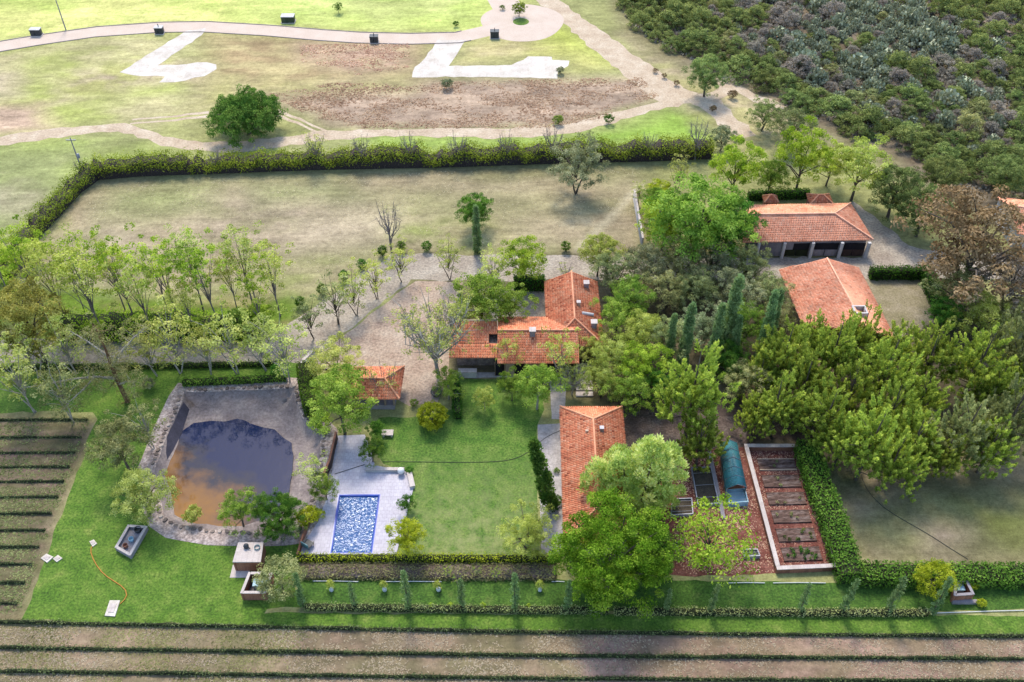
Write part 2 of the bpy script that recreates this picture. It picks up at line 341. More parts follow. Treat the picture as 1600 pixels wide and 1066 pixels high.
# brick pattern for the pool deck and garden paths: added to deck_tile
def tile_lines(name, w, h, mort, dark):
    m = MATS[name]; N = m.node_tree.nodes; L = m.node_tree.links; B = N['Principled BSDF']
    src = B.inputs['Base Color'].links[0].from_socket
    tc = N.new('ShaderNodeTexCoord').outputs['Object']; b = N.new('ShaderNodeTexBrick'); L.new(tc, b.inputs[0])
    b.inputs['Scale'].default_value = 1; b.inputs['Brick Width'].default_value = w; b.inputs['Row Height'].default_value = h; b.inputs['Mortar Size'].default_value = mort
    b.inputs['Color1'].default_value = (1, 1, 1, 1); b.inputs['Color2'].default_value = (.9, .89, .9, 1); b.inputs['Mortar'].default_value = (dark, dark, dark, 1)
    L.new(mixc(N, L, 1.0, src, b.outputs[0], 'MULTIPLY'), B.inputs['Base Color'])
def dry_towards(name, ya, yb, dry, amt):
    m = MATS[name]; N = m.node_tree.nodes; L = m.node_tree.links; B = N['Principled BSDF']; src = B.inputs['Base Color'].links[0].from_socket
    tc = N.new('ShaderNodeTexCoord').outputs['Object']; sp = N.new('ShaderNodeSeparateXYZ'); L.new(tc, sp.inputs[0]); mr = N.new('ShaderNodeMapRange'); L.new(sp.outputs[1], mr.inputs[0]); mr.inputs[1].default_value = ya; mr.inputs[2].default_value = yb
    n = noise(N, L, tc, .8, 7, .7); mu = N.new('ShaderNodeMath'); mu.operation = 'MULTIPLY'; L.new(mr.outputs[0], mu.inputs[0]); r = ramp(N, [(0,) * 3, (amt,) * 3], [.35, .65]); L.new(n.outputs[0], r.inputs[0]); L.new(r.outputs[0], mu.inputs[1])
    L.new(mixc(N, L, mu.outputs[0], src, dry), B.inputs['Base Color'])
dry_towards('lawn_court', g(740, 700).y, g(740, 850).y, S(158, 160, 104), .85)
tile_lines('deck_tile', .5, .5, .025, .75); tile_lines('brick_wall', .3, .1, .012, .7); tile_lines('patio', 1.1, .8, .03, .8)
tile_lines('slab_white', 3.2, 2.6, .05, .86); tile_lines('coping', .6, 5.0, .02, .75)
# ---------------------------------------------------------------- setting: the ground (one sheet, colour of soil and pasture as it grows)
POND_RIM = G([(284, 607), (330, 605), (400, 602), (466, 600), (474, 625), (482, 648), (498, 662), (513, 676), (511, 705), (508, 735), (500, 775), (486, 812), (470, 838), (400, 840), (330, 838), (270, 828), (246, 812), (238, 780), (229, 738), (254, 672)])
POOL = G([(529, 773), (595, 773), (582, 866), (515, 866)])
gx = np.concatenate([-np.geomspace(2500, 118, 14), np.arange(-115, 115.1, .72), np.geomspace(118, 2500, 14)])
gy = np.concatenate([np.linspace(-900, 34, 12), np.arange(36, 214, .72), np.geomspace(217, 5000, 16)])
XX, YY = np.meshgrid(gx, gy); P2 = np.stack([XX.ravel(), YY.ravel()], 1)
NX, NY = P2[:, 0], P2[:, 1]
n_lo, n_mid, n_hi = fbm(NX * .035, NY * .05, 3), fbm(NX * .12, NY * .2, 9), fbm(NX * .5, NY * .8, 21)
gc = np.zeros((len(P2), 3))
def cc(*c): return np.array(S(*c))
gc[:] = cc(160, 160, 105)
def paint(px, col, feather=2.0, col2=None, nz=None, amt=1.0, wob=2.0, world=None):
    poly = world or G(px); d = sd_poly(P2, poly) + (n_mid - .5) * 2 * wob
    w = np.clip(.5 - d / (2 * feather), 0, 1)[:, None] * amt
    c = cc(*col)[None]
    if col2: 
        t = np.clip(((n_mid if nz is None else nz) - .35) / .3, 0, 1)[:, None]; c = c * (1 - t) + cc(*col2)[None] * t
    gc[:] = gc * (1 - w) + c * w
def paintline(px, width, col, feather=.6, amt=1.0):
    d = d_line(P2, G(px)) + (n_hi - .5) * 1.2; w = np.clip(.5 - (d - width / 2) / (2 * feather), 0, 1)[:, None] * amt
    gc[:] = gc * (1 - w) + cc(*col)[None] * w
nb = fbm(NX * .06, NY * .11, 40); nc = fbm(NX * .22, NY * .42, 77)
paint([(-200, -60), (900, -60), (760, 50), (300, 48), (-200, 90)], (226, 224, 140), 4, (200, 212, 116), nb)
paint([(380, -60), (800, -60), (760, 50), (420, 45)], (186, 204, 108), 8, (206, 212, 132), nb)
paint([(-200, 80), (260, 45), (330, 130), (300, 200), (-200, 215)], (172, 178, 102), 6, (196, 186, 138), nb)
paint([(120, 110), (240, 88), (330, 100), (330, 132), (200, 135), (90, 160)], (204, 186, 152), 3, (186, 182, 118), nc)
paint([(-60, 165), (60, 165), (95, 205), (-60, 220)], (206, 178, 152), 3)
paint([(-60, 105), (25, 112), (30, 150), (-60, 155)], (198, 182, 150), 3)
paint([(320, 50), (680, 62), (650, 130), (420, 150), (320, 120)], (192, 176, 128), 5, (172, 150, 112), nc)
paint([(470, 68), (640, 66), (640, 105), (560, 118), (470, 95)], (186, 156, 132), 3, (196, 176, 138), nc)
paint([(420, 145), (520, 128), (640, 128), (1000, 118), (1032, 150), (940, 186), (860, 202), (560, 203), (480, 182), (430, 160)], (190, 166, 142), 2.5, (168, 146, 126), nc)
paint([(330, 128), (440, 128), (640, 125), (640, 140), (440, 150), (300, 175)], (176, 168, 112), 4, (190, 176, 130), nc)
paint([(735, 62), (900, 60), (960, 105), (900, 112), (890, 90), (820, 88), (715, 100)], (208, 188, 150), 3, (196, 190, 118), nb)
paint([(860, 30), (900, 45), (950, 95), (890, 80), (840, 58)], (190, 196, 100), 4)
paint([(-60, 222), (180, 205), (290, 236), (480, 222), (900, 212), (1100, 170), (1160, 215), (1100, 235), (150, 262), (60, 350), (-60, 420)], (160, 172, 95), 3, (176, 176, 122), nb)
paint([(560, 214), (900, 212), (1060, 170), (1150, 190), (1120, 225), (600, 235)], (150, 178, 80), 3)
paint([(-60, 235), (130, 230), (120, 290), (30, 380), (-60, 430)], (158, 164, 108), 4, (174, 166, 132), nb)
paint([(980, 60), (1030, 90), (1170, 140), (1260, 200), (1140, 235), (1060, 150)], (198, 180, 145), 4, (180, 172, 118), nc)
paint([(960, -60), (1800, -80), (1800, 420), (1500, 330), (1380, 250), (1200, 170), (1060, 100), (985, 50)], (122, 108, 88), 4, (146, 132, 112), nc)
paint([(1520, 25), (1700, 30), (1700, 90), (1560, 70)], (158, 144, 134), 4)
paint([(1205, 45), (1250, 55), (1252, 66), (1210, 58)], (200, 170, 145), 1)
paint([(152, 280), (330, 272), (900, 256), (1010, 256), (1000, 395), (615, 395), (420, 500), (30, 500), (10, 440)], (176, 160, 130), 2, (154, 148, 108), nb)
paint([(560, 330), (780, 320), (780, 395), (615, 395), (480, 455), (380, 470)], (150, 154, 94), 5, (174, 164, 124), nc)
paint([(300, 300), (560, 300), (560, 390), (300, 400)], (186, 168, 142), 5, (160, 150, 116), nc, .8)
paint([(170, 292), (330, 285), (320, 330), (160, 340)], (160, 166, 108), 4, None, None, .7)
paint([(60, 380), (200, 360), (220, 470), (30, 500)], (192, 174, 152), 4, (166, 156, 124), nc, .8)
paint([(380, 285), (520, 282), (560, 310), (420, 318)], (164, 164, 116), 3, None, None, .8)
paint([(620, 300), (860, 300), (900, 340), (700, 350)], (168, 162, 118), 4, None, None, .7)
paint([(470, 340), (620, 330), (600, 375), (450, 385)], (202, 184, 156), 3, None, None, .8)
paintline([(900, 392), (960, 335), (1000, 290)], .9, (204, 192, 160))
paint([(-80, 440), (460, 460), (500, 520), (400, 535), (-80, 535)], (112, 138, 50), 3, (146, 140, 90), nc)
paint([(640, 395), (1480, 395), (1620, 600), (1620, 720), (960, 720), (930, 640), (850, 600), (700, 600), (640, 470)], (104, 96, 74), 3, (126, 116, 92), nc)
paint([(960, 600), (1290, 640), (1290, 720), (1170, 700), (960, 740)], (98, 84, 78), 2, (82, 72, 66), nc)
paint([(-120, 648), (152, 655), (34, 970), (-160, 975)], (138, 114, 104), 1.2, (116, 106, 80), nc, 1, .6)
paint([(-400, 962), (800, 975), (2000, 990), (2000, 1500), (-400, 1500)], (168, 138, 122), 1.5, (146, 128, 102), nc, 1, .5)
paint([(1280, 700), (1700, 720), (1700, 884), (1350, 882)], (166, 148, 124), 1.5, (146, 142, 98), nb, 1, 1)
paint([(1440, 820), (1530, 810), (1545, 850), (1450, 862)], (146, 132, 116), 2)
paint([(1500, 790), (1700, 770), (1700, 850), (1540, 845)], (98, 108, 52), 4)
paint([(1290, 725), (1330, 735), (1350, 760), (1310, 765)], (74, 88, 44), 2)
nst = fbm(NX * .18, NY * 1.1, 55)
for v_ in (671, 696, 719, 742, 765, 790, 816, 842, 868, 896, 927): paintline([(-90, v_), (148 - (v_ - 655) * .385 - 12, v_)], 1.0, (108, 108, 74), .5, .8)
for v_ in (983, 1002, 1023, 1040, 1061, 1080): paintline([(-80, v_), (500, v_ + 7), (900, v_ + 12)], 1.1, (122, 122, 84), .7, .6)
gc *= (1 + (n_hi[:, None] - .5) * .55) * (1 + (n_mid[:, None] - .5) * .55) * (1 + (nst[:, None] - .5) * .5)
W_, H_ = len(gx), len(gy)
ii = (np.arange(H_ - 1)[:, None] * W_ + np.arange(W_ - 1)[None]).ravel()
quad = np.stack([ii, ii + 1, ii + W_ + 1, ii + W_], 1)
cut = (sd_poly(P2, POND_RIM) < 0) | (sd_poly(P2, POOL) < 0)
quad = quad[~cut[quad].any(1)]
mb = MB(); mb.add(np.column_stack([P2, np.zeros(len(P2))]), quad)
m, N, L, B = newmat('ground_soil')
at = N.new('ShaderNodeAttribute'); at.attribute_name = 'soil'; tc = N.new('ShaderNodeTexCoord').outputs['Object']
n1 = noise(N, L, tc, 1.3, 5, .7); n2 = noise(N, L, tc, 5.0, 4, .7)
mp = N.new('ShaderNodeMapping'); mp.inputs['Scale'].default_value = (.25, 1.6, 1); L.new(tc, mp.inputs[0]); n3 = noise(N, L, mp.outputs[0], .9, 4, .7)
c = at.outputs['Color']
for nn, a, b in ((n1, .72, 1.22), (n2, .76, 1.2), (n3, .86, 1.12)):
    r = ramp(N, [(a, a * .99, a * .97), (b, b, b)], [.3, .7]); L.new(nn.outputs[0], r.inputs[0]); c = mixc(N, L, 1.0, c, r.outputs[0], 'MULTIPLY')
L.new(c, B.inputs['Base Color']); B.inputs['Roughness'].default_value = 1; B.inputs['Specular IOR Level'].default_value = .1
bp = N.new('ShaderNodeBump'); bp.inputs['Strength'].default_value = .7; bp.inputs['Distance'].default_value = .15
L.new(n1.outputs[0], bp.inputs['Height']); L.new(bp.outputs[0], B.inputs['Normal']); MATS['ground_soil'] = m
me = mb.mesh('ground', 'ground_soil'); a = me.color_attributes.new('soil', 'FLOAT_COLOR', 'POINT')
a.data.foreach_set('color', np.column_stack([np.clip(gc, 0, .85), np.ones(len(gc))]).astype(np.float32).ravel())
tag(link('ground', me), 'dry pasture, field and garden soil under everything', None, None, 'structure')
# ---------------------------------------------------------------- roads, tracks, slabs
ROADL = [(-120, 92), (0, 73), (60, 63), (150, 50), (250, 43), (320, 42), (420, 48), (500, 55), (560, 59), (640, 61), (715, 59), (755, 50), (800, 38)]
ribbon('paved_road', G(ROADL), 4.6, .008, 'road_pink', .05)
ctr = g(816, 35); sheet('turning_circle', [(ctr.x + 8.6 * math.cos(t) * (1 + .05 * math.sin(3 * t)), ctr.y + 8.6 * math.sin(t)) for t in np.linspace(0, 6.283, 40)[:-1]], .012, 'road_pink')
ribbon('paved_road', G([(800, 22), (790, 8), (775, -20)]), 6.5, .0095, 'road_pink', .05)
sheet('verge', [(g(814, 34).x + 1.7 * math.cos(t), g(814, 34).y + 1.7 * math.sin(t)) for t in np.linspace(0, 6.283, 16)[:-1]], .018, 'lawn_grass')
rl = densify(G(ROADL), 1.5, 0, 1, False)
for sgn in (-1, 1):
    k = []
    for i, p in enumerate(rl[:-6]):
        t = (rl[min(i + 1, len(rl) - 1)] - rl[max(i - 1, 0)]).normalized(); k.append((p.x - t.y * 2.36 * sgn, p.y + t.x * 2.36 * sgn, .05))
    mb = MB(); mb.tube(k, .11, 4); tag(link('kerb', mb.mesh('kerb', 'kerb')), None, None, None, 'structure')
sheet('concrete_slab', G([(290, 49), (321, 44), (321, 49), (306, 61), (246, 103), (291, 100), (324, 97), (339, 101), (338, 108), (319, 119), (273, 129), (249, 129), (258, 120), (208, 118), (187, 113), (203, 104), (228, 87)]), .014, 'slab_white', .25, 1.5)
sheet('concrete_slab', G([(683, 63), (728, 62), (701, 103), (800, 102), (825, 89), (862, 89), (863, 94), (890, 95), (887, 103), (873, 111), (871, 123), (800, 121), (696, 120), (643, 121), (649, 105), (666, 89)]), .014, 'slab_white', .2, 1.5)
ribbon('dirt_track', G([(-120, 238), (0, 221), (60, 212), (130, 203), (190, 198), (215, 205), (260, 222), (300, 229), (370, 229), (420, 225), (470, 217), (520, 211), (590, 208), (700, 208), (800, 208), (870, 204), (930, 192), (1000, 172), (1060, 158), (1110, 152), (1134, 143), (1142, 130), (1134, 118)]), lambda t: 3.0 + .5 * math.sin(t * 20), .006, 'dirt', .4)
ribbon('dirt_track', G([(835, -12), (860, 5), (900, 36), (950, 76), (1000, 112), (1040, 143), (1075, 157)]), lambda t: 4.2 + 3 * t, .0105, 'dirt', .5)
ribbon('dirt_track', G([(1138, 122), (1150, 138), (1185, 155), (1225, 170)]), 2.6, .0145, 'dirt', .4)
ribbon('dirt_track', G([(1100, 156), (1125, 175), (1150, 200), (1165, 215)]), lambda t: 6 - 3 * t, .0022, 'dirt', .8)
for tr in ([(520, 212), (488, 200), (455, 184), (432, 176)], [(205, 190), (260, 186), (325, 179)]):
    for off in (-.7, .7):
        q = [(p.x, p.y + off) for p in G(tr)]; ribbon('wheel_rut', q, .7, .0035, 'dirt', .2)
# lane with the cobbled yard
sheet('cobbled_lane', G([(-140, 531), (417, 529), (560, 432), (612, 397), (1000, 400), (1168, 402), (1345, 402), (1325, 316), (1335, 314), (1420, 384), (1500, 398), (1700, 396), (1700, 440), (1470, 436), (1010, 438), (645, 438), (478, 566), (-140, 569)]), .005, 'lane_cobble', .35, 1.4)
sheet('cobbled_courtyard', G([(630, 452), (650, 440), (722, 441), (704, 545), (700, 590), (684, 630), (640, 634), (560, 600), (500, 575), (484, 566)]), .010, 'court_cobble', .15, 1.4)
sheet('dry_yard', G([(1352, 437), (1436, 437), (1462, 505), (1400, 530), (1360, 480)]), .008, 'yard_dry', .3, 1.4)
# lawns
sheet('lawn', G([(-140, 570), (468, 567), (468, 601), (283, 608), (227, 736), (240, 790), (246, 815), (268, 830), (330, 841), (484, 840), (466, 868), (462, 905), (470, 950), (420, 953), (400, 980), (36, 969), (150, 656), (146, 642), (-140, 648)]), .004, 'lawn_grass', .25, 1.2, None)
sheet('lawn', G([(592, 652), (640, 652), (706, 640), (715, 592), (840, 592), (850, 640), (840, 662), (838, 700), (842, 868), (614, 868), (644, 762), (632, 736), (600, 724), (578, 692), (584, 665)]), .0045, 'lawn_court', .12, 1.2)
sheet('lawn', G([(462, 905), (870, 906), (1160, 908), (1340, 912), (1700, 912), (1700, 950), (1460, 955), (1030, 957), (470, 948)]), .0042, 'lawn_deep', .1, 1.2)
sheet('lawn', G([(395, 957), (800, 960), (1700, 962), (1700, 994), (800, 985), (395, 980)]), .0085, 'lawn_grass', .15, 1.2)
# paved garden places
PATIO = G([(840, 664), (876, 662), (882, 815), (874, 868), (846, 868)])
sheet('patio', PATIO, .03, 'patio', 0, thick=.04)
sheet('garden_path', G([(858, 590), (886, 590), (882, 648), (876, 655), (862, 655)]), .02, 'patio', .05, 1)
sheet('garden_path', G([(706, 582), (838, 582), (838, 590), (706, 591)]), .016, 'patio', .05, 1)
DECK = G([(521, 682), (570, 680), (578, 700), (586, 728), (634, 737), (646, 764), (618, 872), (466, 872), (482, 826), (498, 790), (508, 742)])
sheet('pool_deck', DECK, .10, 'deck_tile', 0, holes=[POOL], thick=.14)
sheet('work_yard', G([(972, 640), (1060, 640), (1165, 655), (1165, 700), (1050, 720), (972, 720)]), .006, 'yard_litter', .2, 1.2)
sheet('garden_soil', G([(1030, 745), (1060, 705), (1168, 698), (1214, 896), (1180, 900), (1030, 900)]), .0065, 'litter_red', .2, 1.2)
# ---------------------------------------------------------------- trees: prototypes (metres), shared mesh data
def clump_leaves(mb, C, R, n, size, asp, rg, mode='broad', up=.35, m=0, squash=.75):
    """n leaves on a clump of radius R at C"""
    d = unit(rg.normal(size=(n, 3))); d[:, 2] = np.where(d[:, 2] < -.3, -d[:, 2], d[:, 2])
    rr = R * rg.uniform(.55, 1.05, n)[:, None]; sq = np.array([1, 1, squash])
    P = C + d * rr * sq
    nrm = unit(d + np.array([0, 0, up]) + rg.normal(size=(n, 3)) * .55)
    t = unit(np.cross(nrm, rg.normal(size=(n, 3)))); b = np.cross(nrm, t)
    sz = size * rg.uniform(.6, 1.3, n)[:, None]
    base = rg.uniform(.15, .85)
    r = np.clip(base + rg.normal(size=n) * .16, 0, 1)
    if mode == 'needle':
        ax = unit(d + np.array([0, 0, .9]) + rg.normal(size=(n, 3)) * .3); bb = unit(np.cross(ax, rg.normal(size=(n, 3))))
        mb.rhombs(P, ax * sz, bb * sz * asp, r, m)
    else: mb.rhombs(P, t * sz, b * sz * asp, r, m)
PROTO = {}
def proto(key, seed, H=8., W=6., base=.3, shape='round', K=60, R=.8, n=70, size=.2, asp=.6, trunk=.16, mode='broad', limbs=7, fill=.55, lean=0., bark='bark', leaf='leaf_green', stems=1, jag=.18, up=.35, lobes=0):
    rg = np.random.RandomState(seed); zb = H * base; ch = H - zb; cz = zb + ch / 2
    cm, tm = MB(), MB(); cen = []
    for i in range(K):
        if shape == 'column':
            z = (i + rg.rand()) / K; rr = W / 2 * (math.sin(math.pi * min(1, .12 + z * .82)) ** .6) * (1.05 - .55 * z); a = rg.rand() * 6.283
            p = np.array([rr * .6 * math.cos(a), rr * .6 * math.sin(a), zb + z * ch])
        elif shape == 'pine':
            z = (i + rg.rand()) / K; rr = (W / 2) * (1 - z) ** .62 * (.35 + .65 * min(1, z * 4 + .3)) * rg.uniform(.6, 1.05) * (1 + rg.uniform(-jag, jag)); a = i * 2.39996 + rg.rand() * .5
            p = np.array([rr * math.cos(a), rr * math.sin(a), zb + z * ch * .95])
        elif shape == 'umbrella':
            d = unit(rg.normal(size=3)); d[2] = abs(d[2]); q = rg.uniform(.5, 1)
            p = np.array([d[0] * W / 2 * q, d[1] * W / 2 * q, zb + d[2] * ch * (.75 + .25 * rg.rand())])
        elif lobes:
            if i == 0:
                LB = []
                for q in range(lobes):
                    uu = 1 - 2 * (q + .5) / lobes; ss = math.sqrt(1 - uu * uu); aa = q * 2.39996 + rg.rand(); f_ = .66 * (1 + rg.uniform(-jag, jag))
                    LB.append((np.array([ss * math.cos(aa) * W / 2 * f_, ss * math.sin(aa) * W / 2 * f_, (ch * (.2 + .42 * abs(uu)) if shape == 'low' else cz + uu * ch / 2 * f_)]), rg.uniform(.8, 1.25) * W / 2 * 1.42 / lobes ** .42))
            lc, lr = LB[i % lobes]; d = unit(rg.normal(size=3)); d[2] = d[2] if d[2] > -.35 else -d[2]
            p = lc + d * lr * rg.uniform(.75, 1.05) * np.array([1, 1, .85]); p[2] = max(p[2], .3 * R)
        else:
            u = 1 - 2 * (i + .5) / K; s = math.sqrt(1 - u * u); a = i * 2.39996 + rg.rand()
            q = (rg.uniform(fill, 1.0)) * (1 + rg.uniform(-jag, jag)); 
            if shape == 'low': u = abs(u) * 1.0 if rg.rand() < .75 else u
            p = np.array([s * math.cos(a) * W / 2 * q, s * math.sin(a) * W / 2 * q, cz + u * ch / 2 * q])
        p[0] += lean * p[2]; cen.append(p)
        rk = R * rg.uniform(.7, 1.35)
        clump_leaves(cm, p, rk * (1.0 if mode != 'needle' else .9), int(n * rg.uniform(.7, 1.3)), size, asp, rg, mode, up, squash=.75 if mode != 'needle' else 1.25)
    top = np.array([lean * H, 0, H * (.9 if shape in ('pine', 'column') else zb / H + ch / H * .55)])
    for sidx in range(stems):
        off = rg.normal(size=3) * (.45 if stems > 1 else 0) * W * .12; off[2] = 0
        tp = top + (np.array([rg.uniform(-.3, .3) * W, rg.uniform(-.3, .3) * W, 0]) if stems > 1 else 0)
        pts = [off * .3 + (tp - off * .3) * t + rg.normal(size=3) * trunk * (.5 if 0 < t < 1 else 0) - np.array([0, 0, .1 if t == 0 else 0]) for t in (0, .2, .45, .7, 1)]
        tm.tube(pts, np.array([1.25, 1, .8, .55, .25]) * trunk / stems ** .4, 6)
    if shape != 'column':
        sel = rg.permutation(K)[:limbs]
        for j in sel:
            e = cen[j]; t0 = np.clip((e[2] - zb) / max(H, 1) * .6 + .25, .15, .85); a0 = top * t0
            if a0[2] > e[2]: a0 = top * max(.12, (e[2] / top[2]) * .7)
            midp = (a0 + e) / 2 + np.array([0, 0, .12 * np.linalg.norm(e - a0)]) + rg.normal(size=3) * .12
            tm.tube([a0, midp, e], np.array([.5, .33, .12]) * trunk, 5, cap=False)
    PROTO.setdefault(key, []).append(dict(crown=cm.mesh(key + '_crown', leaf), trunk=tm.mesh(key + '_trunk', bark), W=W, H=H, hc=cz, zb=zb))
def pine(seed, H=10.5, W=8.4, K=250):
    rg = np.random.RandomState(seed); cm, tm = MB(), MB(); zc = H * .5; top = np.array([rg.uniform(-.4, .4), rg.uniform(-.4, .4), H * .9])
    tm.tube([(0, 0, -.1), tuple(top * .3), tuple(top * .65), tuple(top)], [.24, .19, .12, .04], 6)
    lob = [(rg.uniform(-.22, .22) * W, rg.uniform(-.22, .22) * W, rg.uniform(.16, .56) * H, rg.uniform(.26, .38) * W, rg.uniform(.2, .34) * H) for _ in range(7)] + [(0, 0, .52 * H, .30 * W, .46 * H)]
    for i in range(K):
        lx, ly, lz, lr, lh = lob[i % len(lob)]; d = unit(rg.normal(size=3)); d[2] = d[2] if d[2] > -.45 else -d[2]
        p = np.array([lx, ly, lz]) + d * np.array([lr, lr, lh]) * rg.uniform(.6, 1.04); p[2] = max(p[2], .35)
        out = unit(p - np.array([0, 0, p[2] - 1.2])); ax = unit(out * .65 + np.array([0, 0, .85]) + rg.normal(size=3) * .22)
        ln = rg.uniform(.7, 1.35); n = 58; t = rg.rand(n); rad = .34 * (1 - t * .75) * np.sqrt(rg.rand(n)); e1 = unit(np.cross(ax, rg.normal(size=3))); e2 = np.cross(ax, e1); a = rg.rand(n) * 6.283
        rv = np.cos(a)[:, None] * e1 + np.sin(a)[:, None] * e2; P = p + ax * (t * ln)[:, None] + rv * rad[:, None]
        nd = unit(ax + rv * .8 + rg.normal(size=(n, 3)) * .25); bb = unit(np.cross(nd, rg.normal(size=(n, 3)))); sz = rg.uniform(.12, .22, n)[:, None]
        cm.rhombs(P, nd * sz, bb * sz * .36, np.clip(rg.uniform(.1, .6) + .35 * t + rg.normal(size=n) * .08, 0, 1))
        if i % 9 == 0: tm.tube([top * min(.9, p[2] / H * .75), p], [.07, .025], 4, cap=False)
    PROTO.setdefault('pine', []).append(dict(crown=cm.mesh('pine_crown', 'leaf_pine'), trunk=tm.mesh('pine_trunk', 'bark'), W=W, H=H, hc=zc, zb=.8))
for k in range(3):
    pine(10 + k)
    proto('mid', 20 + k, 7, 5.6, .22, 'round', 130, .5, 84, .09, .6, .14, limbs=9, leaf='leaf_green', jag=.28, lobes=11)
    proto('airy', 35 + k, 13, 6.0 + k, .40 + .05 * k, 'round', 46 + 10 * k, .5, 48, .12, .55, .10, limbs=11, leaf='leaf_yellow', jag=.55, fill=.25, bark='bark', lean=(-.05, .04, .08)[k])
    proto('airy', 30 + k, 13, 6.4, .42, 'round', 60, .55, 44, .12, .55, .10, limbs=10, leaf='leaf_yellow', jag=.4, fill=.35, bark='bark')
    proto('sparse', 40 + k, 8, 5.4, .28, 'round', 44, .5, 40, .11, .55, .09, limbs=22, leaf='leaf_yellow', jag=.4, fill=.3, stems=2)
    proto('olive', 50 + k, 6, 6.2, .14, 'round', 150, .48, 84, .09, .5, .15, limbs=12, leaf='leaf_olive', jag=.3, stems=2, lobes=13)
    proto('shrub', 60 + k, 2.4, 2.8, .02, 'low', 34, .42, 55, .1, .6, .05, limbs=4, leaf='leaf_green', jag=.2)
    proto('bush', 70 + k, 3.0, 4.6, .04, 'umbrella', 60, .5, 64, .1, .6, .07, limbs=6, leaf='leaf_mesq', jag=.3)
proto('broad', 80, 12.5, 13, .08, 'round', 400, .72, 120, .115, .6, .32, limbs=14, leaf='leaf_lime', jag=.2, lobes=26)
proto('broad', 81, 8.5, 8, .10, 'round', 220, .58, 100, .098, .6, .22, limbs=12, leaf='leaf_green', jag=.2, lobes=17)
proto('dense', 82, 6.6, 13, .0, 'low', 420, .72, 100, .12, .6, .3, limbs=10, leaf='leaf_field', jag=.12, lobes=26)
proto('cypress', 84, 9, 1.6, .01, 'column', 120, .36, 60, .12, .5, .08, 'needle', 0, leaf='leaf_cypress')
proto('cypress', 85, 9, 1.3, .01, 'column', 120, .3, 50, .11, .5, .08, 'needle', 0, leaf='leaf_cypress')
proto('slim', 86, 4.5, .8, .02, 'column', 40, .2, 36, .09, .45, .05, 'needle', 0, leaf='leaf_cypress')
proto('ball', 87, 3.3, 3.6, .03, 'round', 110, .34, 70, .09, .6, .08, limbs=4, leaf='leaf_gold', jag=.03, fill=.86)
proto('ball', 88, 1.3, 1.0, .15, 'round', 30, .2, 40, .06, .6, .05, limbs=2, leaf='leaf_dark', jag=.05, fill=.8)
proto('yellow_tree', 89, 5, 6.6, .14, 'round', 66, .7, 46, .12, .5, .13, limbs=14, leaf='leaf_gold', jag=.3, fill=.4)
proto('round_bush', 93, 4.2, 5, .03, 'low', 100, .5, 70, .1, .5, .1, limbs=8, leaf='leaf_gold', jag=.12, fill=.75)
def plume():
    rg = np.random.RandomState(83); cm, tm = MB(), MB()
    for (x, y, zb, zt, R, K) in ((-.6, 1.2, 1.0, 12, 2.2, 60), (-3.0, .2, .6, 9.2, 1.9, 44), (2.0, .6, .8, 9.8, 2.1, 48), (3.9, -1.0, .5, 7.4, 1.8, 38), (1.2, -2.6, .4, 6.8, 1.9, 40), (-1.6, -2.2, .4, 7.6, 1.9, 42)):
        tm.tube([(x * .1, y * .1, -.1), (x * .6, y * .6, zb + 1.5), (x, y, zt * .85)], [.22, .16, .06], 6)
        for i in range(K):
            z = (i + rg.rand()) / K; a = i * 2.39996 + rg.rand() * .4; rr = R * (math.sin(math.pi * (.14 + .82 * z)) ** .75) * rg.uniform(.72, 1.02)
            clump_leaves(cm, np.array([x + rr * math.cos(a), y + rr * math.sin(a), zb + z * (zt - zb)]), .62, 100, .22, .34, rg, 'needle', squash=1.45)
    PROTO['plume'] = [dict(crown=cm.mesh('plume_crown', 'leaf_plume'), trunk=tm.mesh('plume_trunk', 'bark'), W=9.6, H=12, hc=5.6, zb=.5)]
plume()
def bare(key, seed, H, W, n1, n2, rad, leafy=0, leaf='leaf_yellow', bark='twig'):
    rg = np.random.RandomState(seed); tm, cm = MB(), MB(); top = np.array([rg.uniform(-.3, .3), rg.uniform(-.3, .3), H * .5])
    tm.tube([(0, 0, -.1), tuple(top * .5 + rg.normal(size=3) * .1), tuple(top)], [rad, rad * .8, rad * .55], 6)
    for i in range(n1):
        t = rg.uniform(.3, 1); a0 = top * t; az = i * 2.4 + rg.rand(); rr = W / 2 * rg.uniform(.5, 1)
        e = np.array([rr * math.cos(az), rr * math.sin(az), H * rg.uniform(.7, 1.0)]); mid = a0 * .45 + e * .55 + np.array([math.cos(az), math.sin(az), -.2]) * .3
        tm.tube([a0, mid, e], np.array([.5, .3, .1]) * rad, 5, cap=False)
        for j in range(n2):
            q = mid + (e - mid) * rg.uniform(-.4, .9); e2 = q + unit(rg.normal(size=3) + np.array([0, 0, 1.1])) * rg.uniform(.6, 1.5) * W * .2
            tm.tube([q, (q + e2) / 2 + rg.normal(size=3) * .05, e2], np.array([.2, .14, .06]) * rad, 4, cap=False)
            if leafy and rg.rand() < leafy: clump_leaves(cm, e2, .4, 22, .1, .5, rg)
    if not cm.v: clump_leaves(cm, np.array([0, 0, H * .9]), W * .25, 40, .06, .5, rg)
    PROTO.setdefault(key, []).append(dict(crown=cm.mesh(key + '_crown', leaf), trunk=tm.mesh(key + '_trunk', bark), W=W, H=H, hc=H * .65, zb=H * .4))
bare('fountain', 120, 9.5, 8.5, 34, 9, .22, .85, 'leaf_pale', 'bark_white')
for k in range(2): bare('bare', 100 + k, 6.5, 3.6, 14, 7, .12); bare('barely', 110 + k, 7, 4, 14, 6, .12, .35)
